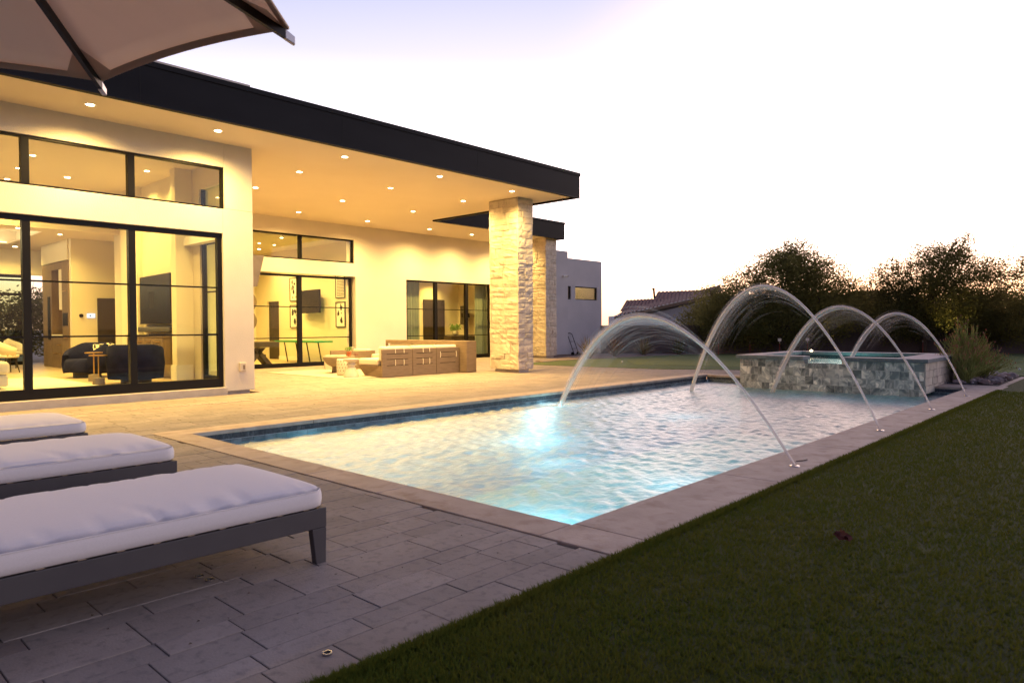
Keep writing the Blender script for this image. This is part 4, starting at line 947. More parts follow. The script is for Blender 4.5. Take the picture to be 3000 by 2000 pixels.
for a, b in ((15.15, 16.2), (16.22, 17.3)):
    MB().box(12.45, 13.2, a, b, .285, .46).build('seat_cushion', CUSH_SOFA, t, bevel=.05, seg=4); MB().box(13.14, 13.36, a, b, .46, .80).build('back_cushion', CUSH_SOFA, t, bevel=.06, seg=4)
t = thing('patio_armchair', 'wooden patio armchair with ivory cushions behind the bowl table', 'armchair', (12.2, 18.0, 0))
MB().box(11.75, 12.75, 17.5, 17.58, .012, .55).box(11.75, 12.75, 18.35, 18.43, .012, .55).box(11.80, 12.7, 17.59, 18.34, .18, .26).build('frame', TEAK, t, bevel=.004)
MB().box(11.80, 12.6, 17.6, 18.33, .262, .42).build('seat_cushion', CUSH_SOFA, t, bevel=.05, seg=4); MB().box(12.5, 12.7, 17.6, 18.33, .42, .60).build('back_cushion', CUSH_SOFA, t, bevel=.05, seg=4)
# bowl shaped table
bt = thing('bowl_table', 'round bowl shaped taupe coffee table on thick legs', 'table', (10.95, 16.45, .012))
MB().lathe([(.05, .17), (.20, .18), (.33, .25), (.41, .36), (.435, .45), (.425, .462), (.05, .462)], 10.82, 16.52, 32).build('bowl', CONCT, bt, smooth=True, bevel=.004)
for k in range(3):
    th = R(20 + 120 * k); MB().rbox(10.82 + .12 * math.cos(th), 16.52 + .12 * math.sin(th), .14, .09, .012, .20, th).build('leg', CONCT, bt, bevel=.01)
pt = thing('succulent_pot', 'terracotta pot of succulents on the bowl table', 'potted plant', (11.0, 16.3, .463))
MB().lathe([(.045, .464), (.066, .56), (.072, .562), (.072, .585), (.06, .585), (.055, .565), (.002, .56)], 11.0, 16.3, 20).build('pot', TERRA, pt)
m = MB()
for i in range(110):
    c = (11.0 + random.uniform(-.08, .08), 16.3 + random.uniform(-.08, .08), .60 + random.uniform(0, .09)); th = random.uniform(0, 6.28); el_ = random.uniform(.3, 1.3); L = random.uniform(.04, .085)
    d = Vector((math.cos(th) * math.cos(el_), math.sin(th) * math.cos(el_), math.sin(el_))); s_ = d.orthogonal().normalized() * .013; c = Vector(c)
    m.add([c, c + d * L * .5 + s_, c + d * L, c + d * L * .5 - s_], [(0, 1, 2, 3)])
m.build('leaves', SUCC, pt, kind='stuff')
mp_ = thing('trailing_succulent', 'small dark red trailing succulent beside the terracotta pot', 'plant', (11.2, 16.28, .463)); m = MB()
for i in range(50):
    c = Vector((11.2 + random.uniform(-.06, .06), 16.26 + random.uniform(-.06, .06), .475 + random.uniform(0, .05))); th = random.uniform(0, 6.28); d = Vector((math.cos(th), math.sin(th), .5)) * .035; s_ = d.orthogonal().normalized() * .012
    m.add([c, c + d * .5 + s_, c + d, c + d * .5 - s_], [(0, 1, 2, 3)])
m.build('leaves', pm('dark_red_leaf', (.12, .03, .02), rough=.6), mp_, kind='stuff')
st = thing('hourglass_stool', 'white hourglass ceramic stool at the end of the patio sofa', 'stool', (10.05, 14.80, .012))
MB().lathe([(.20, .012), (.20, .03), (.15, .16), (.095, .26), (.085, .285), (.135, .325), (.085, .36), (.10, .385), (.175, .42), (.205, .455), (.20, .475), (.04, .480)], 10.05, 14.80, 32).build('body', CERAM, st, smooth=True)
ps = thing('patterned_stool', 'white drum stool with black marks just behind the hourglass stool', 'stool', (10.28, 15.5, .012))
MB().lathe([(.15, .012), (.17, .06), (.17, .40), (.15, .44), (.02, .445)], 10.28, 15.5, 28).build('body', CERAM, ps, smooth=True)
m = MB()
for z in (.14, .22, .30, .38):
    for k in range(14):
        th = 2 * math.pi * k / 14 + z * 4; r_ = .1715
        m.add([(10.28 + r_ * math.cos(th + a), 15.5 + r_ * math.sin(th + a), z + b) for a, b in ((-.06, -.012), (.07, -.004), (.05, .016), (-.08, .012))], [(0, 1, 2, 3)])
m.build('marks', BLACK, ps, kind='stuff')
ds = thing('ribbed_stool', 'white ribbed drum stool behind the bowl table', 'stool', (11.62, 18.12, .012))
vs = []; n = 72
for z in (.012, .43):
    for k in range(n): th = 2 * math.pi * k / n; r_ = .215 + (.008 if k % 3 else -.006); vs.append((11.62 + r_ * math.cos(th), 18.12 + r_ * math.sin(th), z))
MB().add(vs, [(k, (k + 1) % n, n + (k + 1) % n, n + k) for k in range(n)] + [tuple(range(n, 2 * n))]).build('body', CERAM, ds)
for x_, y_, nm in ((6.318, yA0, 'weatherproof beige outlet box low on the stucco pier'), (13.75, yB0, 'small outlet box low on the back patio wall')):
    t = thing('outlet_box', nm, 'outlet', (x_, y_, .5)); MB().box(x_ - .065, x_ + .065, y_ - .045, y_ - .001, .42, .59).build('cover', PLASTICW, t, bevel=.012, seg=3); MB().box(x_ - .005, x_ + .035, y_ - .050, y_ - .046, .46, .54).build('latch', TEAK, t)

# ---- sun loungers
def cushion_mesh(x0, x1, y0, y1, z0, z1, seed):
    nx, ny = 70, 36; rg = np.random.default_rng(seed); u = np.linspace(0, 1, nx); v = np.linspace(0, 1, ny)
    U, V = np.meshgrid(u, v, indexing='ij'); W, H_ = x1 - x0, y1 - y0
    dx = np.minimum(U, 1 - U) * W; dy = np.minimum(V, 1 - V) * H_; r = .022
    def rnd_(d): q = np.clip(d / r, 0, 1); return np.sqrt(1 - (1 - q) ** 2)
    edge = rnd_(dx) * rnd_(dy); crown = (1 - np.exp(-dx / .09)) * (1 - np.exp(-dy / .12))
    Z = z1 - .016 * (1 - edge) + .040 * crown
    puck = np.zeros_like(Z)
    for side_ in (0, 1):
        for _ in range(26):
            c = rg.uniform(.02, .98); wid = rg.uniform(.006, .016); amp = rg.uniform(.004, .013); ln = rg.uniform(.06, .2); sl_ = rg.uniform(-.25, .25)
            D = V if side_ == 0 else 1 - V
            puck -= amp * np.exp(-((U - c - sl_ * D) / wid) ** 2) * np.exp(-(D / ln) ** 2) * np.clip(D / .03, 0, 1)
    Z += puck; X = x0 + U * W; Y = y0 + V * H_; rc = .075
    a_ = np.clip((rc - dx) / rc, 0, 1); b_ = np.clip((rc - dy) / rc, 0, 1); a2 = a_ * np.sqrt(1 - b_ ** 2 / 2); b2 = b_ * np.sqrt(1 - a_ ** 2 / 2); m_ = (a_ > 0) & (b_ > 0)
    X = np.where(m_, X + np.where(U < .5, 1, -1) * (a_ - a2) * rc, X); Y = np.where(m_, Y + np.where(V < .5, 1, -1) * (b_ - b2) * rc, Y)
    top = np.stack([X, Y, Z], -1).reshape(-1, 3)
    I = (np.arange(nx - 1)[:, None] * ny + np.arange(ny - 1)[None, :]).ravel()
    F = [np.stack([I, I + ny, I + ny + 1, I + 1], 1)]
    ring_ = [i * ny for i in range(nx)] + [(nx - 1) * ny + j for j in range(1, ny)] + [i * ny + ny - 1 for i in range(nx - 2, -1, -1)] + [j for j in range(ny - 2, 0, -1)]
    P = top[ring_]; n = len(ring_); cxy = np.array([(x0 + x1) / 2, (y0 + y1) / 2]); allv = [top]; prev = np.array(ring_); o = len(top)
    for fr, bul in ((.08, .004), (.3, .009), (.6, .009), (.9, .005), (1.0, -.008)):
        Q = P.copy(); Q[:, 2] = P[:, 2] * (1 - fr) + z0 * fr
        nd = np.zeros((n, 2)); tg = np.roll(P[:, :2], -1, 0) - np.roll(P[:, :2], 1, 0); nd = np.stack([tg[:, 1], -tg[:, 0]], 1); nd /= np.linalg.norm(nd, axis=1)[:, None] + 1e-9; nd *= np.sign(((P[:, :2] - cxy) * nd).sum(1).mean())
        Q[:, :2] += nd * bul; allv.append(Q); cur = np.arange(o, o + n); F.append(np.stack([np.roll(prev, -1), prev, cur, np.roll(cur, -1)], 1)[:, ::-1]); prev = cur; o += n
    return np.concatenate(allv), np.concatenate(F), P
def lounger(y0, label, seed):
    X1 = 2.035; X0 = 0.03; y1 = y0 + .98
    t = thing('sun_lounger', label, 'sun lounger', ((X0 + X1) / 2, (y0 + y1) / 2, 0), 'sun loungers in a row facing the pool')
    z1 = .294; h = .105
    for ya in (y0, y1 - .045): MB().box(X0, X1, ya, ya + .045, z1 - h, z1).build('side_rail', GRAYMETAL, t, bevel=.004)
    for xa in (X0, X1 - .045): MB().box(xa, xa + .045, y0 + .046, y1 - .046, z1 - h, z1).build('end_rail', GRAYMETAL, t, bevel=.004)
    for xa, s in ((X1 - .085, 1), (X0 + .005, -1)):
        for ya in (y0 + .001, y1 - .046):
            P = [(xa + .022, ya, 0), (xa + .08, ya, 0), (xa + .08, ya + .045, 0), (xa + .022, ya + .045, 0), (xa, ya, z1 - h - .001), (xa + .084, ya, z1 - h - .001), (xa + .084, ya + .045, z1 - h - .001), (xa, ya + .045, z1 - h - .001)]
            if s < 0: P = [(2 * xa + .084 - p[0], p[1], p[2]) for p in P]
            MB().hexa(P).build('leg', GRAYMETAL, t, bevel=.003)
    for i in range(13): xa = X0 + .1 + i * .148; MB().box(xa, xa + .03, y0 + .01, y1 - .01, z1 + .0005, z1 + .006).build('slat', STRAP, t)
    V, F, PP = cushion_mesh(X0, X1 - .008, y0 - .005, y1 + .005, z1 + .007, .405, seed)
    raw_mesh('cushion', V, F, CUSHION, t, smooth=True, nper=4)
    MB().tube([tuple(p) for p in PP[::2]] + [tuple(PP[0])], .0035, 6).build('piping', CUSHION, t)
    return t
lounger(3.24, 'nearest sun lounger, thick white cushion on charcoal frame', 11)
lounger(5.20, 'middle sun lounger of the three, white cushion on charcoal frame', 12)
lounger(7.22, 'farthest of the three white cushioned sun loungers', 13)

# ---- umbrella overhead
def umbrella():
    c = Vector((.278, 2.983)); R_ = 1.278; zt = 2.457; zh = 3.03; a0 = math.atan2(3.887 - c.y, 1.187 - c.x)
    t = thing('patio_umbrella', 'large greige canvas umbrella with dark ribs over the near lounger', 'umbrella', (c.x, c.y, 0))
    hub = Vector((c.x, c.y, zh)); tips = [Vector((c.x + R_ * math.cos(a0 - i * R(60)), c.y + R_ * math.sin(a0 - i * R(60)), zt - (.11 if i == 5 else 0))) for i in range(6)]
    n, q = 10, 10
    for i in range(6):
        A, Bt = tips[i], tips[(i + 1) % 6]; vs = []
        for r in range(q + 1):
            f_ = .04 + .96 * r / q
            for k in range(n + 1):
                s = k / n; E = A.lerp(Bt, s); mid = hub.lerp(E, 1); sag = 4 * s * (1 - s)
                P = hub.lerp(E, f_ * (1 - .012 * sag * f_)); P.z += .018 * f_ * sag; vs.append(P + Vector((0, 0, .035)))
        fs = [(r * (n + 1) + k, (r + 1) * (n + 1) + k, (r + 1) * (n + 1) + k + 1, r * (n + 1) + k + 1) for r in range(q) for k in range(n)]
        o = MB().add(vs, fs).build('canopy_panel', CANVAS, t, smooth=True); sd = o.modifiers.new('thick', 'SOLIDIFY'); sd.thickness = .004
        # hem along the scalloped edge and pockets at the corners
        hem = []; 
        for k in range(n + 1):
            s = k / n; E = A.lerp(Bt, s); sag = 4 * s * (1 - s)
            for fr in (1.0, .972):
                P = hub.lerp(E, fr * (1 - .012 * sag * fr)); P.z += .018 * fr * sag; hem.append(P + Vector((0, 0, .029)))
        o = MB().add(hem, [(2 * k, 2 * k + 2, 2 * k + 3, 2 * k + 1) for k in range(n)]).build('hem', HEMM, t); sd = o.modifiers.new('thick', 'SOLIDIFY'); sd.thickness = .004
        d = (hub - A).normalized(); e1 = (Bt - A).normalized(); e0 = (tips[i - 1] - A).normalized(); L = .20
        pk = [A + d * .01, A + e1 * L * .62 + d * .055, A + d * L * 1.25, A + e0 * L * .62 + d * .055]
        MB().add([p + Vector((0, 0, .020)) for p in pk], [(0, 1, 2, 3)]).build('corner_pocket', HEMM, t)
        side_ = d.cross(Vector((0, 0, 1))).normalized() * .0105; up_ = Vector((0, 0, 1)) * .020
        a_, b_ = A + d * .02, hub - d * .05
        MB().hexa([a_ - side_ - up_, a_ + side_ - up_, b_ + side_ - up_, b_ - side_ - up_, a_ - side_ + up_, a_ + side_ + up_, b_ + side_ + up_, b_ - side_ + up_]).build('rib', DARKPOLE, t)
        c_ = A - d * .025; MB().hexa([c_ - side_ * 1.15 - up_ * 1.1, c_ + side_ * 1.15 - up_ * 1.1, a_ + side_ * 1.15 - up_ * 1.1, a_ - side_ * 1.15 - up_ * 1.1, c_ - side_ * 1.15 + up_ * .5, c_ + side_ * 1.15 + up_ * .5, a_ + side_ * 1.15 + up_ * .9, a_ - side_ * 1.15 + up_ * .9]).build('rib_tip', ALU, t, bevel=.003)
    MB().lathe([(.03, .02), (.03, 3.08)], c.x, c.y - .02, 16).build('pole', DARKPOLE, t)
    MB().lathe([(.07, 2.93), (.07, 3.0), (.04, 3.02)], c.x, c.y, 16).build('hub', DARKPOLE, t)
    MB().lathe([(.18, .0), (.18, .05), (.04, .07)], c.x, c.y - .02, 20).build('base', DARKPOLE, t)
HEMM = leafmat("umbrella_hem", (.50, .40, .33), (.54, .43, .36), .4, (.62, .48, .38))
umbrella()
#SECTION4
# ================================================================== WATER ARCS FROM THE COPING
def arc(nx, ny, ang, L, zmax, zend, label, spread, seed):
    rnd = random.Random(seed); d = Vector((math.sin(R(ang)), math.cos(R(ang)), 0)); n = Vector((d.y, -d.x, 0))
    t = thing('water_arc', label, 'water jet', (nx, ny, 0), 'water arcs leaping from the coping into the pool')
    MB().lathe([(.045, .004), (.042, .012), (.02, .014), (.018, .010), (.002, .010)], nx, ny, 20).build('nozzle', CHROME, t)
    MB().lathe([(.046, .0045), (.09, .0052), (.002, .0054)][:2] + [(.002, .0054)], nx, ny, 20).build('wet_ring', JOINT, t) if False else None
    def pts(zm, Ls, off, lift, m=34, s0=0.0, s1=None):
        out = []; end = s1 or 1.0
        # parabola through the nozzle with apex zm; run on until it meets the water
        smax = Ls / 2 * (1 + math.sqrt(max(0, (zm - zend) / zm)))
        for i in range(m + 1):
            q = s0 + (end - s0) * i / m; s = q * smax; z = 4 * zm * s * (Ls - s) / Ls ** 2
            out.append(Vector((nx, ny, .012)) + d * s + n * off * q + Vector((0, 0, z + lift * q)))
        return out
    P = pts(zmax, L, 0, 0); MB().tube(P, [.013 + .030 * (i / len(P)) ** 1.2 for i in range(len(P))], 8).build('stream', JET, t, smooth=True)
    m = MB(); ns = 60
    for i in range(ns):            # sheath of fine strands hugging the stream, loosening past the apex
        g = rnd.gauss(0, 1) * spread * .085 * (1 if rnd.random() < .85 else 2.2); zm = zmax * (1 + g); Ls = L * (1 + g * .8)
        s0 = rnd.uniform(.02, .5); s1 = min(1.0, s0 + rnd.uniform(.35, .9)); Q = pts(zm, Ls, rnd.gauss(0, .02), 0, 26, s0, s1); r0 = rnd.uniform(.006, .018)
        m.tube(Q, [r0 * (.25 + 1.1 * k / len(Q)) * min(1, (len(Q) - k) / 6) for k in range(len(Q))], 5, cap=False)
    m.build('stream_sheath', SPRAY, t, kind='stuff', smooth=True)
    m = MB()
    for i in range(int(200 * min(spread, .16) / .10)):            # very faint threads falling short below the arc
        g = -abs(rnd.gauss(0, 1.0)) * min(spread, .16) * .9; s0 = rnd.uniform(.25, .75); s1 = min(1.0, s0 + rnd.uniform(.06, .28)); Q = pts(zmax * max(.35, 1 + g), L * (1 + g * .9), rnd.gauss(0, .09), 0, 12, s0, s1); r0 = rnd.uniform(.0012, .0035)
        m.tube(Q, [r0 * math.sin(math.pi * (k + .4) / (len(Q) + .2)) for k in range(len(Q))], 3, cap=False)
    m.build('spray', SPRAY, t, kind='stuff', smooth=True)
    m = MB()
    for i in range(160):
        g = -abs(rnd.gauss(0, .6)); Q = pts(zmax * max(.3, 1 + g * spread * 1.2), L * (1 + g * spread), rnd.gauss(0, .12), 0, 20, .45, 1.0); k = rnd.randrange(3, 18); r0 = rnd.uniform(.0015, .005)
        q0 = Q[k]; q1 = q0.lerp(Q[k + 1], .12); m.tube([q0, q0.lerp(q1, .5), q1], [r0 * .5, r0, r0 * .4], 4, cap=False)
    for i in range(90):            # splash where it lands
        e = P[-1] if zend > 0 else P[-1]; th = rnd.uniform(0, 6.283); rr_ = abs(rnd.gauss(0, .14)); q0 = Vector((e.x + rr_ * math.cos(th), e.y + rr_ * math.sin(th), zend + rnd.uniform(.0, .10) * math.exp(-rr_ * 6))); r0 = rnd.uniform(.003, .008)
        m.tube([q0, q0 + Vector((0, 0, r0)), q0 + Vector((0, 0, r0 * 2))], [r0 * .4, r0, r0 * .4], 5, cap=False)
    m.build('droplets', SPRAY, t, kind='stuff')
arc(6.197, 2.33, 32.5, 6.25, 1.357, WZ, 'nearest water arc, widest and most broken up, landing by the pool light', .25, 1)
arc(8.95, 2.366, 43.6, 6.80, 1.881, WZ, 'tallest water arc, second from the camera corner', .10, 2)
arc(11.65, 2.39, 38.3, 4.34, 1.552, WZ, 'third water arc, in front of the spa notch', .10, 3)
arc(14.25, 2.40, 36.9, 3.37, 1.452, .435, 'farthest water arc, rising beside the planted spa corner', .10, 4)

# ================================================================== GARDEN
fence = thing('block_wall', 'plain block wall closing the back yard, tree shade in its colour', 'wall', (29, 14, 0))
wp = [(24.0, 24.0), (26.6, 18.2), (28.1, 15.3), (31.4, 13.2), (34.6, 8.6), (36.6, 4.2), (38.5, -1.0), (40.5, -9)]
for (ax, ay), (bx, by) in zip(wp, wp[1:]):
    L = math.hypot(bx - ax, by - ay); a = math.atan2(by - ay, bx - ax)
    MB().rbox((ax + bx) / 2, (ay + by) / 2, L + .1, .2, -.1, 1.24, a).build('wall_panel', BLOCKW, fence)
    MB().rbox((ax + bx) / 2, (ay + by) / 2, L + .12, .26, 1.241, 1.29, a).build('coping', BLOCKW, fence)

def leaves(n, blobs, size, rnd, flat=.7):
    """leaf clumps: small quads gathered in twig-sized tufts inside and mostly near the surface of the crown's lobes"""
    w = np.array([b[3] * b[4] * b[5] for b in blobs]) ** .75; w /= w.sum(); idx = rnd.choice(len(blobs), n, p=w); Bb = np.array(blobs)[idx]
    v = rnd.normal(size=(n, 3)); v /= np.linalg.norm(v, axis=1)[:, None]
    r = rnd.uniform(.35, 1.0, n) ** .6; r *= 1 + .20 * rnd.normal(size=n)
    return Bb[:, :3] + v * r[:, None] * Bb[:, 3:6]
def tree(name, label, base, blobs, nclump, per, size, mat, seed, group='trees along the back wall', lean=(0, 0), trunk_r=.12, nlimb=9, clr=.6):
    rnd = np.random.default_rng(seed); rr = random.Random(seed); t = thing(name, label, 'tree', (base[0], base[1], 0), group)
    C = leaves(nclump, blobs, size, rnd); n = nclump * per
    P = np.repeat(C, per, 0) + rnd.normal(scale=(.16, .16, .10), size=(n, 3))
    keep = P[:, 2] > .12; P = P[keep]; n = len(P)
    a = rnd.normal(size=(n, 3)); a[:, 2] *= .6; a /= np.linalg.norm(a, axis=1)[:, None]; b = np.cross(a, rnd.normal(size=(n, 3))); b /= np.linalg.norm(b, axis=1)[:, None]
    s = size * rnd.uniform(.6, 1.3, n)[:, None]; V = np.empty((n, 4, 3)); V[:, 0] = P - a * s; V[:, 1] = P + b * s * .42; V[:, 2] = P + a * s; V[:, 3] = P - b * s * .42
    raw_mesh('foliage', V.reshape(-1, 3), np.arange(4 * n).reshape(-1, 4), mat, t, kind='stuff', nper=4)
    tips = [blobs[i % len(blobs)] for i in range(nlimb)]; m = MB()
    top = Vector((base[0] + lean[0], base[1] + lean[1], clr)); m.tube([(base[0], base[1], -.05), (base[0] + lean[0] * .4, base[1] + lean[1] * .4, clr * .5), tuple(top)], [trunk_r * 1.3, trunk_r, trunk_r * .85], 8)
    for q in tips:
        e = Vector((q[0] + rr.uniform(-.4, .4) * q[3], q[1] + rr.uniform(-.4, .4) * q[4], q[2] + rr.uniform(.2, .8) * q[5])); mid = top.lerp(e, .5) + Vector((rr.uniform(-.2, .2), rr.uniform(-.2, .2), rr.uniform(-.1, .35)))
        pts_ = [top, top.lerp(mid, .6), mid, mid.lerp(e, .55), e]; m.tube(pts_, [trunk_r * .65, trunk_r * .5, trunk_r * .36, trunk_r * .2, .008], 6)
        for _ in range(7):
            s_ = Vector(pts_[rr.randrange(2, 5)]); f_ = s_ + Vector((rr.uniform(-1, 1) * q[3] * .7, rr.uniform(-1, 1) * q[4] * .7, rr.uniform(-.1, .9) * q[5])); m.tube([s_, s_.lerp(f_, .5) + Vector((0, 0, .08)), f_], [.022, .013, .004], 4)
    m.build('trunk', BARK, t, smooth=True); return t
# view-plane helper: place crowns by bearing (px across) and distance, so sizes are in metres at the true distance
def at(u, w, z):      # u metres to the right of the view axis at forward distance w
    return (cf.x * w + cr.x * u, cf.y * w + cr.y * u, z)
def crown(w, lobes): return [(*at(u, w + dw, z), ru, ru, rz) for (u, dw, z, ru, rz) in lobes]
A = crown(30.5, [(9.1, .2, 2.0, 1.1, 1.0), (8.9, 0, 1.1, 1.0, .8), (10.4, -.2, 1.1, 1.5, .9), (12.2, 0, 1.2, 1.6, .9), (13.9, 0, 1.5, 1.3, 1.0), (12.0, .2, 3.9, .8, .6), (9.6, 0, 2.3, 1.1, .9), (10.6, .4, 2.9, 1.2, 1.1), (11.6, 0, 3.3, 1.3, 1.2), (12.4, .5, 2.2, 1.6, 1.2), (10.0, -.3, 1.5, 1.2, .7), (11.0, 0, 2.0, 1.5, .9), (13.3, .5, 2.3, 1.1, 1.0), (9.0, .2, 1.5, .8, .6), (12.9, .2, 3.2, .9, .9)])
tree('mesquite_tree', 'broad dark mesquite tree left of the gap, behind the tallest arc', at(12.0, 30.3, 0)[:2], A, 5000, 14, .050, LEAF_A, 21, lean=(-.3, .2), trunk_r=.13, nlimb=10)
A2 = crown(31.0, [(12.6, 0, 3.9, 1.0, .75), (13.3, .2, 3.7, 1.0, .75), (11.6, 0, 4.0, .7, .6), (14.2, .3, 3.3, 1.0, .7), (14.9, .2, 2.9, .8, .6), (13.0, .1, 4.6, .6, .5), (12.3, 0, 4.5, .5, .5), (15.2, 0, 2.4, .8, .5), (13.9, .1, 4.1, .5, .4)])
tree('acacia_tree', 'airy feathery tree whose thin top lets the sky through', at(13.4, 31.4, 0)[:2], A2, 1500, 12, .050, LEAF_A, 22, trunk_r=.08, nlimb=12, clr=1.2)
Bt_ = crown(29.5, [(16.0, 0, 1.5, 1.1, .9), (20.6, 0, 1.2, 1.3, .9), (17.4, 0, 3.2, 1.4, 1.1), (18.6, .3, 3.6, 1.3, 1.1), (17.9, .2, 2.2, 1.9, 1.2), (19.8, 0, 2.8, 1.3, 1.1), (16.6, .1, 2.4, 1.0, .9), (18.9, .2, 4.1, .7, .6), (20.4, .3, 2.0, 1.2, .9), (17.0, 0, 1.4, 1.2, .7), (19.3, 0, 1.4, 1.5, .8)])
tree('ironwood_tree', 'tall dark rounded tree right of the gap, sunset glowing behind', at(17.6, 29.7, 0)[:2], Bt_, 4300, 14, .050, LEAF_B, 23, trunk_r=.13, nlimb=11)
B2 = crown(30.0, [(18.1, 0, 4.3, .7, .45), (19.3, 0, 4.6, .45, .35), (19.6, 0, 4.95, .3, .25), (20.6, 0, 3.6, .8, .6), (15.9, 0, 3.0, .7, .7), (15.6, .3, 2.4, .6, .6), (16.3, 0, 3.6, .6, .5)])
tree('palo_verde_tree', 'wispy young tree with sprigs rising above the dark crown', at(18.2, 30.6, 0)[:2], B2, 620, 12, .048, LEAF_B, 24, trunk_r=.07, nlimb=9, clr=1.5)
C_ = crown(28.0, [(21.0, 0, 3.2, 1.0, 1.0), (22.2, 0, 3.7, 1.3, 1.1), (21.6, 0, 1.9, 1.2, .9), (23.4, 0, 2.6, 1.6, 1.3), (20.7, 0, 1.3, .9, .8)])
tree('desert_tree', 'loose tree cut off by the right edge of view', at(22.3, 28.2, 0)[:2], C_, 1500, 12, .055, LEAF_A, 25, trunk_r=.1)
for i, (u, w, z, ru, rz, lb) in enumerate(((12.0, 36, 1.5, 2.6, 1.5, 'low dark tree beyond the wall behind the tallest arc'), (16.4, 37, 1.7, 2.6, 1.6, 'low dark tree beyond the wall in the gap'), (20.5, 37, 1.4, 2.6, 1.5, 'low dark tree beyond the wall behind the right hand tree'), (25.0, 36, 1.6, 2.6, 1.6, 'low dark tree beyond the wall at the right edge'))):
    bl = crown(w, [(u, 0, z, ru, rz), (u - 1.5, .3, z * .9, ru * .7, rz * .9), (u + 1.5, -.2, z * .95, ru * .7, rz * .9)])
    tree('background_tree', lb, at(u, w, 0)[:2], bl, 2600, 12, .075, LEAF_B, 40 + i, 'low trees beyond the wall', nlimb=5)
for i, (x, y, lb) in enumerate(((-1.5, 34, 'tree seen through the rear glass of the great room, left'), (3.2, 36, 'tree seen through the rear glass of the great room, middle'), (7.0, 34.5, 'tree seen through the rear glass of the great room, right'))):
    bl = [(x, y, 1.4, 2.2, 1.8, 1.3), (x + 1.2, y + .5, 2.0, 1.5, 1.4, .9), (x - 1.3, y, 1.7, 1.4, 1.3, .8)]
    tree('courtyard_tree', lb, (x, y), bl, 900, 12, .08, LEAF_B, 60 + i, 'trees seen through the great room', nlimb=5)
ul = thing('garden_uplight', 'small garden spotlight making the leaves beside the slipper plant glow yellow', 'spotlight', (*at(17.9, 28.2, 0)[:2], 0)); gx, gy = at(17.9, 28.2, 0)[:2]
MB().tube([(gx, gy, .0), (gx, gy, .18)], .03, 8).build('stake', BLACK, ul); MB().tube([(gx, gy, .18), (gx, gy, .26)], [.035, .05], 10).build('head', BLACK, ul)
light('lamp', 'SPOT', (gx, gy, .28), 140, (1, .80, .30), ul, .04, 75, .5, (.15, 0, 1))
gx, gy = at(13.6, 29.2, 0)[:2]; ul = thing('garden_uplight', 'small garden spotlight under the mesquite branches', 'spotlight', (gx, gy, 0)); MB().tube([(gx, gy, .0), (gx, gy, .18)], .03, 8).build('stake', BLACK, ul); MB().tube([(gx, gy, .18), (gx, gy, .26)], [.035, .05], 10).build('head', BLACK, ul)
light('lamp', 'SPOT', (gx, gy, .28), 45, (1, .72, .30), ul, .04, 60, .5, (.1, .1, 1))

# spiky plants in the gravel
def spiky(x, y, r, h, n, label, mat, seed, name='desert_spoon', wd=.012):
    rr = random.Random(seed); t = thing(name, label, 'plant', (x, y, 0), 'spiky desert plants in the gravel bed'); m = MB()
    for i in range(n):
        th = rr.uniform(0, 6.283); el_ = rr.uniform(.25, 1.45); L = h * rr.uniform(.65, 1.08); d = Vector((math.cos(th) * math.cos(el_), math.sin(th) * math.cos(el_), math.sin(el_))); s_ = Vector((-math.sin(th), math.cos(th), 0)) * wd
        o = Vector((x, y, .03)) + Vector((math.cos(th), math.sin(th), 0)) * rr.uniform(0, .06); mid = o + d * L * .5 + Vector((0, 0, .03)); e = o + d * L + Vector((0, 0, -.05 * rr.random()))
        m.add([o - s_ * .7, o + s_ * .7, mid + s_, mid - s_, e], [(0, 1, 2, 3), (3, 2, 4)])
    m.build('leaves', mat, t, kind='stuff')
    MB().lathe([(.07, -.02), (.08, .06), (.03, .10)], x, y, 8).build('stem', BARK, t)
spiky(21.82, 16.1, .5, .98, 90, 'tall yucca with stiff orange green leaves against the shaded wall', BLADEP, 71, 'yucca', .02)
spiky(23.7, 16.2, .5, .95, 150, 'reddish spiky plant right of the yucca', pm("reddish_blade", (.20, .13, .06), (.26, .15, .09), scale=3, rough=.8), 72)
spiky(25.5, 15.95, .5, .85, 170, 'yellow green spiky plant in mid gravel bed', BLADEP, 73)
spiky(27.3, 15.3, .5, .75, 150, 'small dark green spiky plant at the right of the gravel bed', LEAF_A, 74)
# hand truck leaning at the shaded wall
ht = thing('hand_truck', 'folded grey hand truck leaning in the corner of the shaded wall', 'hand truck', (23.85, 18.5, 0))
for dx in (0, .32): MB().tube([(23.72 + dx, 18.30, .06), (23.70 + dx, 18.66, .92)], .016, 8).build('rail', GRAYMETAL, ht)
MB().tube([(23.70, 18.66, .92), (23.86, 18.68, .98), (24.02, 18.66, .92)], .016, 8).build('handle', BLACK, ht)
for z in (.3, .6): MB().tube([(23.71, 18.30 + z * .42, z), (24.03, 18.30 + z * .42, z)], .012, 6).build('crossbar', GRAYMETAL, ht)
for dx in (-.03, .35): MB().tube([(23.70 + dx, 18.36, .08), (23.73 + dx, 18.36, .08)], .08, 14).build('wheel', BLACK, ht)
MB().box(23.70, 24.05, 18.12, 18.30, .03, .045).build('toe_plate', GRAYMETAL, ht)
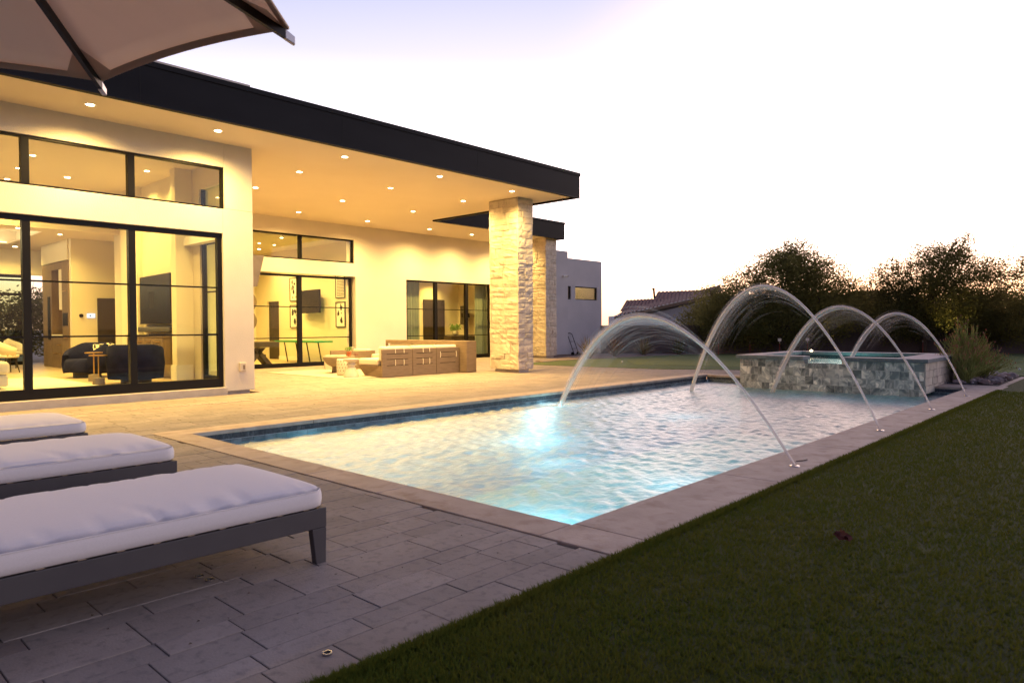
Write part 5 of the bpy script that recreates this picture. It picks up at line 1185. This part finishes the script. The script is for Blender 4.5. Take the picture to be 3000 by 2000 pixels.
# slipper plant beside the spa
def slipper(x, y, n, hmax, rad, label, seed):
    rr = random.Random(seed); t = thing('slipper_plant', label, 'plant', (x, y, 0), 'clumps of slipper plant beside the spa'); m = MB(); tp = MB()
    for i in range(n):
        th = rr.uniform(0, 6.283); lean = rr.uniform(0, 1) ** .8 * rad; h = hmax * rr.uniform(.5, 1.0) * (1 - .42 * lean / rad)
        o = Vector((x + rr.uniform(-.14, .14), y + rr.uniform(-.14, .14), 0)); dx = Vector((math.cos(th), math.sin(th), 0)) * lean
        wob = Vector((rr.uniform(-.03, .03), rr.uniform(-.03, .03), 0)); P = [o, o + dx * .25 + Vector((0, 0, h * .4)) + wob, o + dx * .6 + Vector((0, 0, h * .75)), o + dx + Vector((0, 0, h))]
        m.tube(P, [.007, .0065, .005, .0035], 4, cap=False)
        for _ in range(rr.randrange(1, 4)):
            k = rr.uniform(.5, .9); b0 = P[1].lerp(P[3], k); b1 = b0 + Vector((rr.uniform(-.07, .07), rr.uniform(-.07, .07), rr.uniform(.06, .18))); m.tube([b0, b1], [.004, .0025], 4, cap=False)
            if rr.random() < .3: tp.tube([b1, b1 + Vector((rr.uniform(-.015, .015), rr.uniform(-.015, .015), .022))], [.010, .004], 4)
        if rr.random() < .5: tp.tube([P[3], P[3] + Vector((rr.uniform(-.01, .01), rr.uniform(-.01, .01), .035))], [.011, .004], 4)
    for _ in range(8):
        th = rr.uniform(-1.6, .9); L = rr.uniform(.6, 1.0); P = [Vector((x, y, .05))] + [Vector((x + math.cos(th) * L * k / 4 + rr.uniform(-.03, .03), y + math.sin(th) * L * k / 4 + rr.uniform(-.03, .03), .08 + .4 * (k / 4) ** .7 * rr.uniform(.7, 1.1))) for k in range(1, 5)]; m.tube(P, [.009, .008, .007, .005, .004], 4, cap=False)
    m.build('stems', STEMG, t, kind='stuff'); tp.build('flower_tips', REDTIP, t, kind='stuff')
slipper(17.75, 3.00, 330, 1.42, .55, 'tallest slipper plant clump with red tips beside the spa', 81)
slipper(18.55, 2.86, 170, .92, .62, 'lower sprawling slipper plant clump on the rocks to the right', 82)
slipper(17.35, 2.98, 120, 1.0, .5, 'thin slipper plant clump leaning over the spa flank', 83)
# putting green flags and balls
for (u, w, tagged, lb) in ((10.30, 27.0, 0, 'thin red hole marker behind the first arc'), (12.15, 30.0, 0, 'thin red hole marker left of the numbered one'), (10.75, 28.0, 1, 'red hole marker with white tag under the mesquite'), (12.1, 28.5, 1, 'red hole marker with white tag near the spa'), (16.4, 27.8, 0, 'thin red hole marker behind the farthest arc')):
    if (u, w) == (10.30, 27.0): u, w = 8.55, 28.8
    if (u, w) == (12.15, 30.0): u, w = 10.0, 29.2
    if (u, w) == (16.4, 27.8): u, w = 17.15, 29.0
    if (u, w) == (10.75, 28.0): u, w = 10.9, 28.3
    if (u, w) == (12.1, 28.5): u, w = 12.25, 28.8
    x, y, _ = at(u, w, 0); t = thing('hole_marker', lb, 'marker', (x, y, 0), 'hole markers on the putting green')
    MB().tube([(x, y, .01), (x, y, .52)], .009, 6).build('pole', REDPOLE, t); MB().tube([(x, y, .521), (x, y, .60)], .008, 6).build('tip', PLASTICW, t)
    if tagged: MB().rbox(x, y, .14, .01, .60, .72, math.atan2(cr.y, cr.x)).build('tag', PLASTICW, t)
for (x, y, lb) in ((22.84, 2.64, 'golf ball on the turf near the right edge'), (19.88, 13.29, 'golf ball on the fringe left of the yucca')):
    o = MB(); r = .03
    rr_ = [(.002, .012), (.018, .015), (.028, .03), (.030, .042), (.026, .056), (.015, .067), (.002, .071)]
    tag(o.lathe(rr_, x, y, 12).build('golf_ball', WHITE, smooth=True), lb, 'golf ball', 'golf balls left on the turf')
# curled leaf on the lawn, twig on the coping
dl = MB(); rr = random.Random(5)
for i in range(9):
    c = Vector((4.196 + rr.uniform(-.03, .03), 1.299 + rr.uniform(-.03, .03), .03 + rr.uniform(0, .03))); v1 = Vector((rr.uniform(-1, 1), rr.uniform(-1, 1), rr.uniform(-.3, 1))).normalized() * .034; v2 = v1.orthogonal().normalized() * .02
    dl.add([c - v1, c + v2 + Vector((0, 0, .008)), c + v1, c - v2], [(0, 1, 2), (0, 2, 3)])
tag(dl.build('dry_leaf', pm("dry_red_leaf", (.09, .016, .009), rough=.8)), 'curled dark red dry leaf lying on the foreground lawn', 'leaf')
tw = MB().tube([(6.42, 2.40, .008), (6.47, 2.36, .010), (6.56, 2.35, .008)], .004, 5).build('twig', BARK); tag(tw, 'short dark twig on the coping beside the nearest nozzle', 'twig')

# ================================================================== NEIGHBOUR'S HOUSE
def U(px, py, w): return Vector(at((px - 1500) / 2035.447 * w, w, 0)[:2] + (0,)) + Vector((0, 0, 1.25 + (957 - py) / 2035.447 * w))
nh = thing('neighbour_house', 'neighbouring house with brown barrel tile roof beyond the wall', 'house', tuple(U(1950, 957, 48) - Vector((0, 0, 1.25))))
def tiled(a, b, c, d, nu, nv, name='roof'):
    """tile plane a-b (eave) to d-c (ridge): barrels across, courses up the slope"""
    nrm = (b - a).cross(d - a).normalized(); 
    if nrm.z < 0: nrm = -nrm
    vs = []; NU, NV = nu * 6, nv * 3
    for j in range(NV + 1):
        for i in range(NU + 1):
            s, t_ = i / NU, j / NV; p = a.lerp(b, s).lerp(d.lerp(c, s), t_); h = .07 * abs(math.sin(math.pi * i / 6)) + .06 * (1 - (j % 3) / 3); vs.append(p + nrm * h)
    fs = [(j * (NU + 1) + i, j * (NU + 1) + i + 1, (j + 1) * (NU + 1) + i + 1, (j + 1) * (NU + 1) + i) for j in range(NV) for i in range(NU)]
    o = MB().add(vs, fs).build(name, ROOFTILE, nh, kind=None); return o
tiled(U(1803, 931, 44), U(2120, 862, 44), U(2110, 842, 50), U(1828, 915, 50), 26, 5, 'front_roof')
tiled(U(1814, 919, 50.5), U(2075, 905, 50.5), U(2075, 872, 56), U(1834, 885, 56), 24, 9, 'rear_roof')
tiled(U(1912, 889, 57), U(2075, 893, 57), U(2080, 855, 62), U(1926, 860, 62), 14, 7, 'upper_roof')
P = [U(1822, 940, 44.6), U(2140, 868, 44.6)]
q0 = Vector((P[0].x, P[0].y, 0)); q1 = Vector((P[1].x, P[1].y, 0)); dpt = Vector((cf.x, cf.y, 0)) * 6
MB().hexa([q0, q1, q1 + dpt, q0 + dpt, P[0], P[1], P[1] + dpt + Vector((0, 0, .3)), P[0] + dpt + Vector((0, 0, .3))]).build('wall', HWALL, nh)
e0, e1 = U(1800, 937, 43.9), U(2122, 867, 43.9); up3 = Vector((0, 0, .16)); back = Vector((cf.x, cf.y, 0)) * .08
MB().hexa([e0, e1, e1 + back, e0 + back, e0 + up3, e1 + up3, e1 + up3 + back, e0 + up3 + back]).build('barge_board', WOOD_CAB, nh)
b0, b1 = U(1816, 925, 50.4), U(2070, 912, 50.4); MB().hexa([Vector((b0.x, b0.y, 0)), Vector((b1.x, b1.y, 0)), Vector((b1.x, b1.y, 0)) + dpt, Vector((b0.x, b0.y, 0)) + dpt, b0, b1, b1 + dpt, b0 + dpt]).build('rear_wall', HWALL, nh)
ch = [U(1915, 845, 60), U(1921, 884, 60)]
vt = thing('utility_mast', 'thin rusty mast rising behind the neighbour roof', 'mast', tuple(U(1918, 957, 61) - Vector((0, 0, 1.25))))
MB().tube([U(1920, 900, 61), U(1915, 846, 61)], .09, 8).build('pole', BARK, vt); MB().tube([U(1911, 850, 61), U(1918, 848, 61)], .07, 6).build('head', BARK, vt)
n2 = thing('far_house', 'dark flat topped house glimpsed beyond the trees in the gap', 'house', tuple(U(2560, 957, 60) - Vector((0, 0, 1.25))))
g0, g1 = U(2440, 867, 60), U(2610, 866, 60); f0, f1 = Vector((g0.x, g0.y, 0)), Vector((g1.x, g1.y, 0)); dp2 = Vector((cf.x, cf.y, 0)) * 8
MB().hexa([f0, f1, f1 + dp2, f0 + dp2, g0, g1, g1 + dp2, g0 + dp2]).build('wall', BLOCKW, n2)
h0, h1 = U(2525, 856, 62), U(2590, 856, 62); MB().hexa([h0 - Vector((0, 0, 1)), h1 - Vector((0, 0, 1)), h1 - Vector((0, 0, 1)) + dp2 * .3, h0 - Vector((0, 0, 1)) + dp2 * .3, h0, h1, h1 + dp2 * .3, h0 + dp2 * .3]).build('roof_parapet', ROOFTILE, n2)

# small debris blown onto the paving
lit = MB(); rr = random.Random(17)
for i in range(70):
    x, y = rr.uniform(.9, 3.0), rr.uniform(2.3, 4.6)
    if i > 40: x, y = rr.uniform(3, 15), rr.uniform(9.0, 12.5)
    r_ = rr.uniform(.0025, .007) * (1 if i < 41 else 2.4); th = rr.uniform(0, 6.28)
    lit.add([(x + r_ * math.cos(th + a) * k, y + r_ * math.sin(th + a), .0045 + z) for a, k, z in ((0, 1.6, 0), (1.5, 1, .002), (3.1, 1.4, 0), (4.6, .8, .004))], [(0, 1, 2, 3)])
lit.build('leaf_litter', BARK, kind='stuff', label='tiny dark leaf bits scattered over the patio pavers')
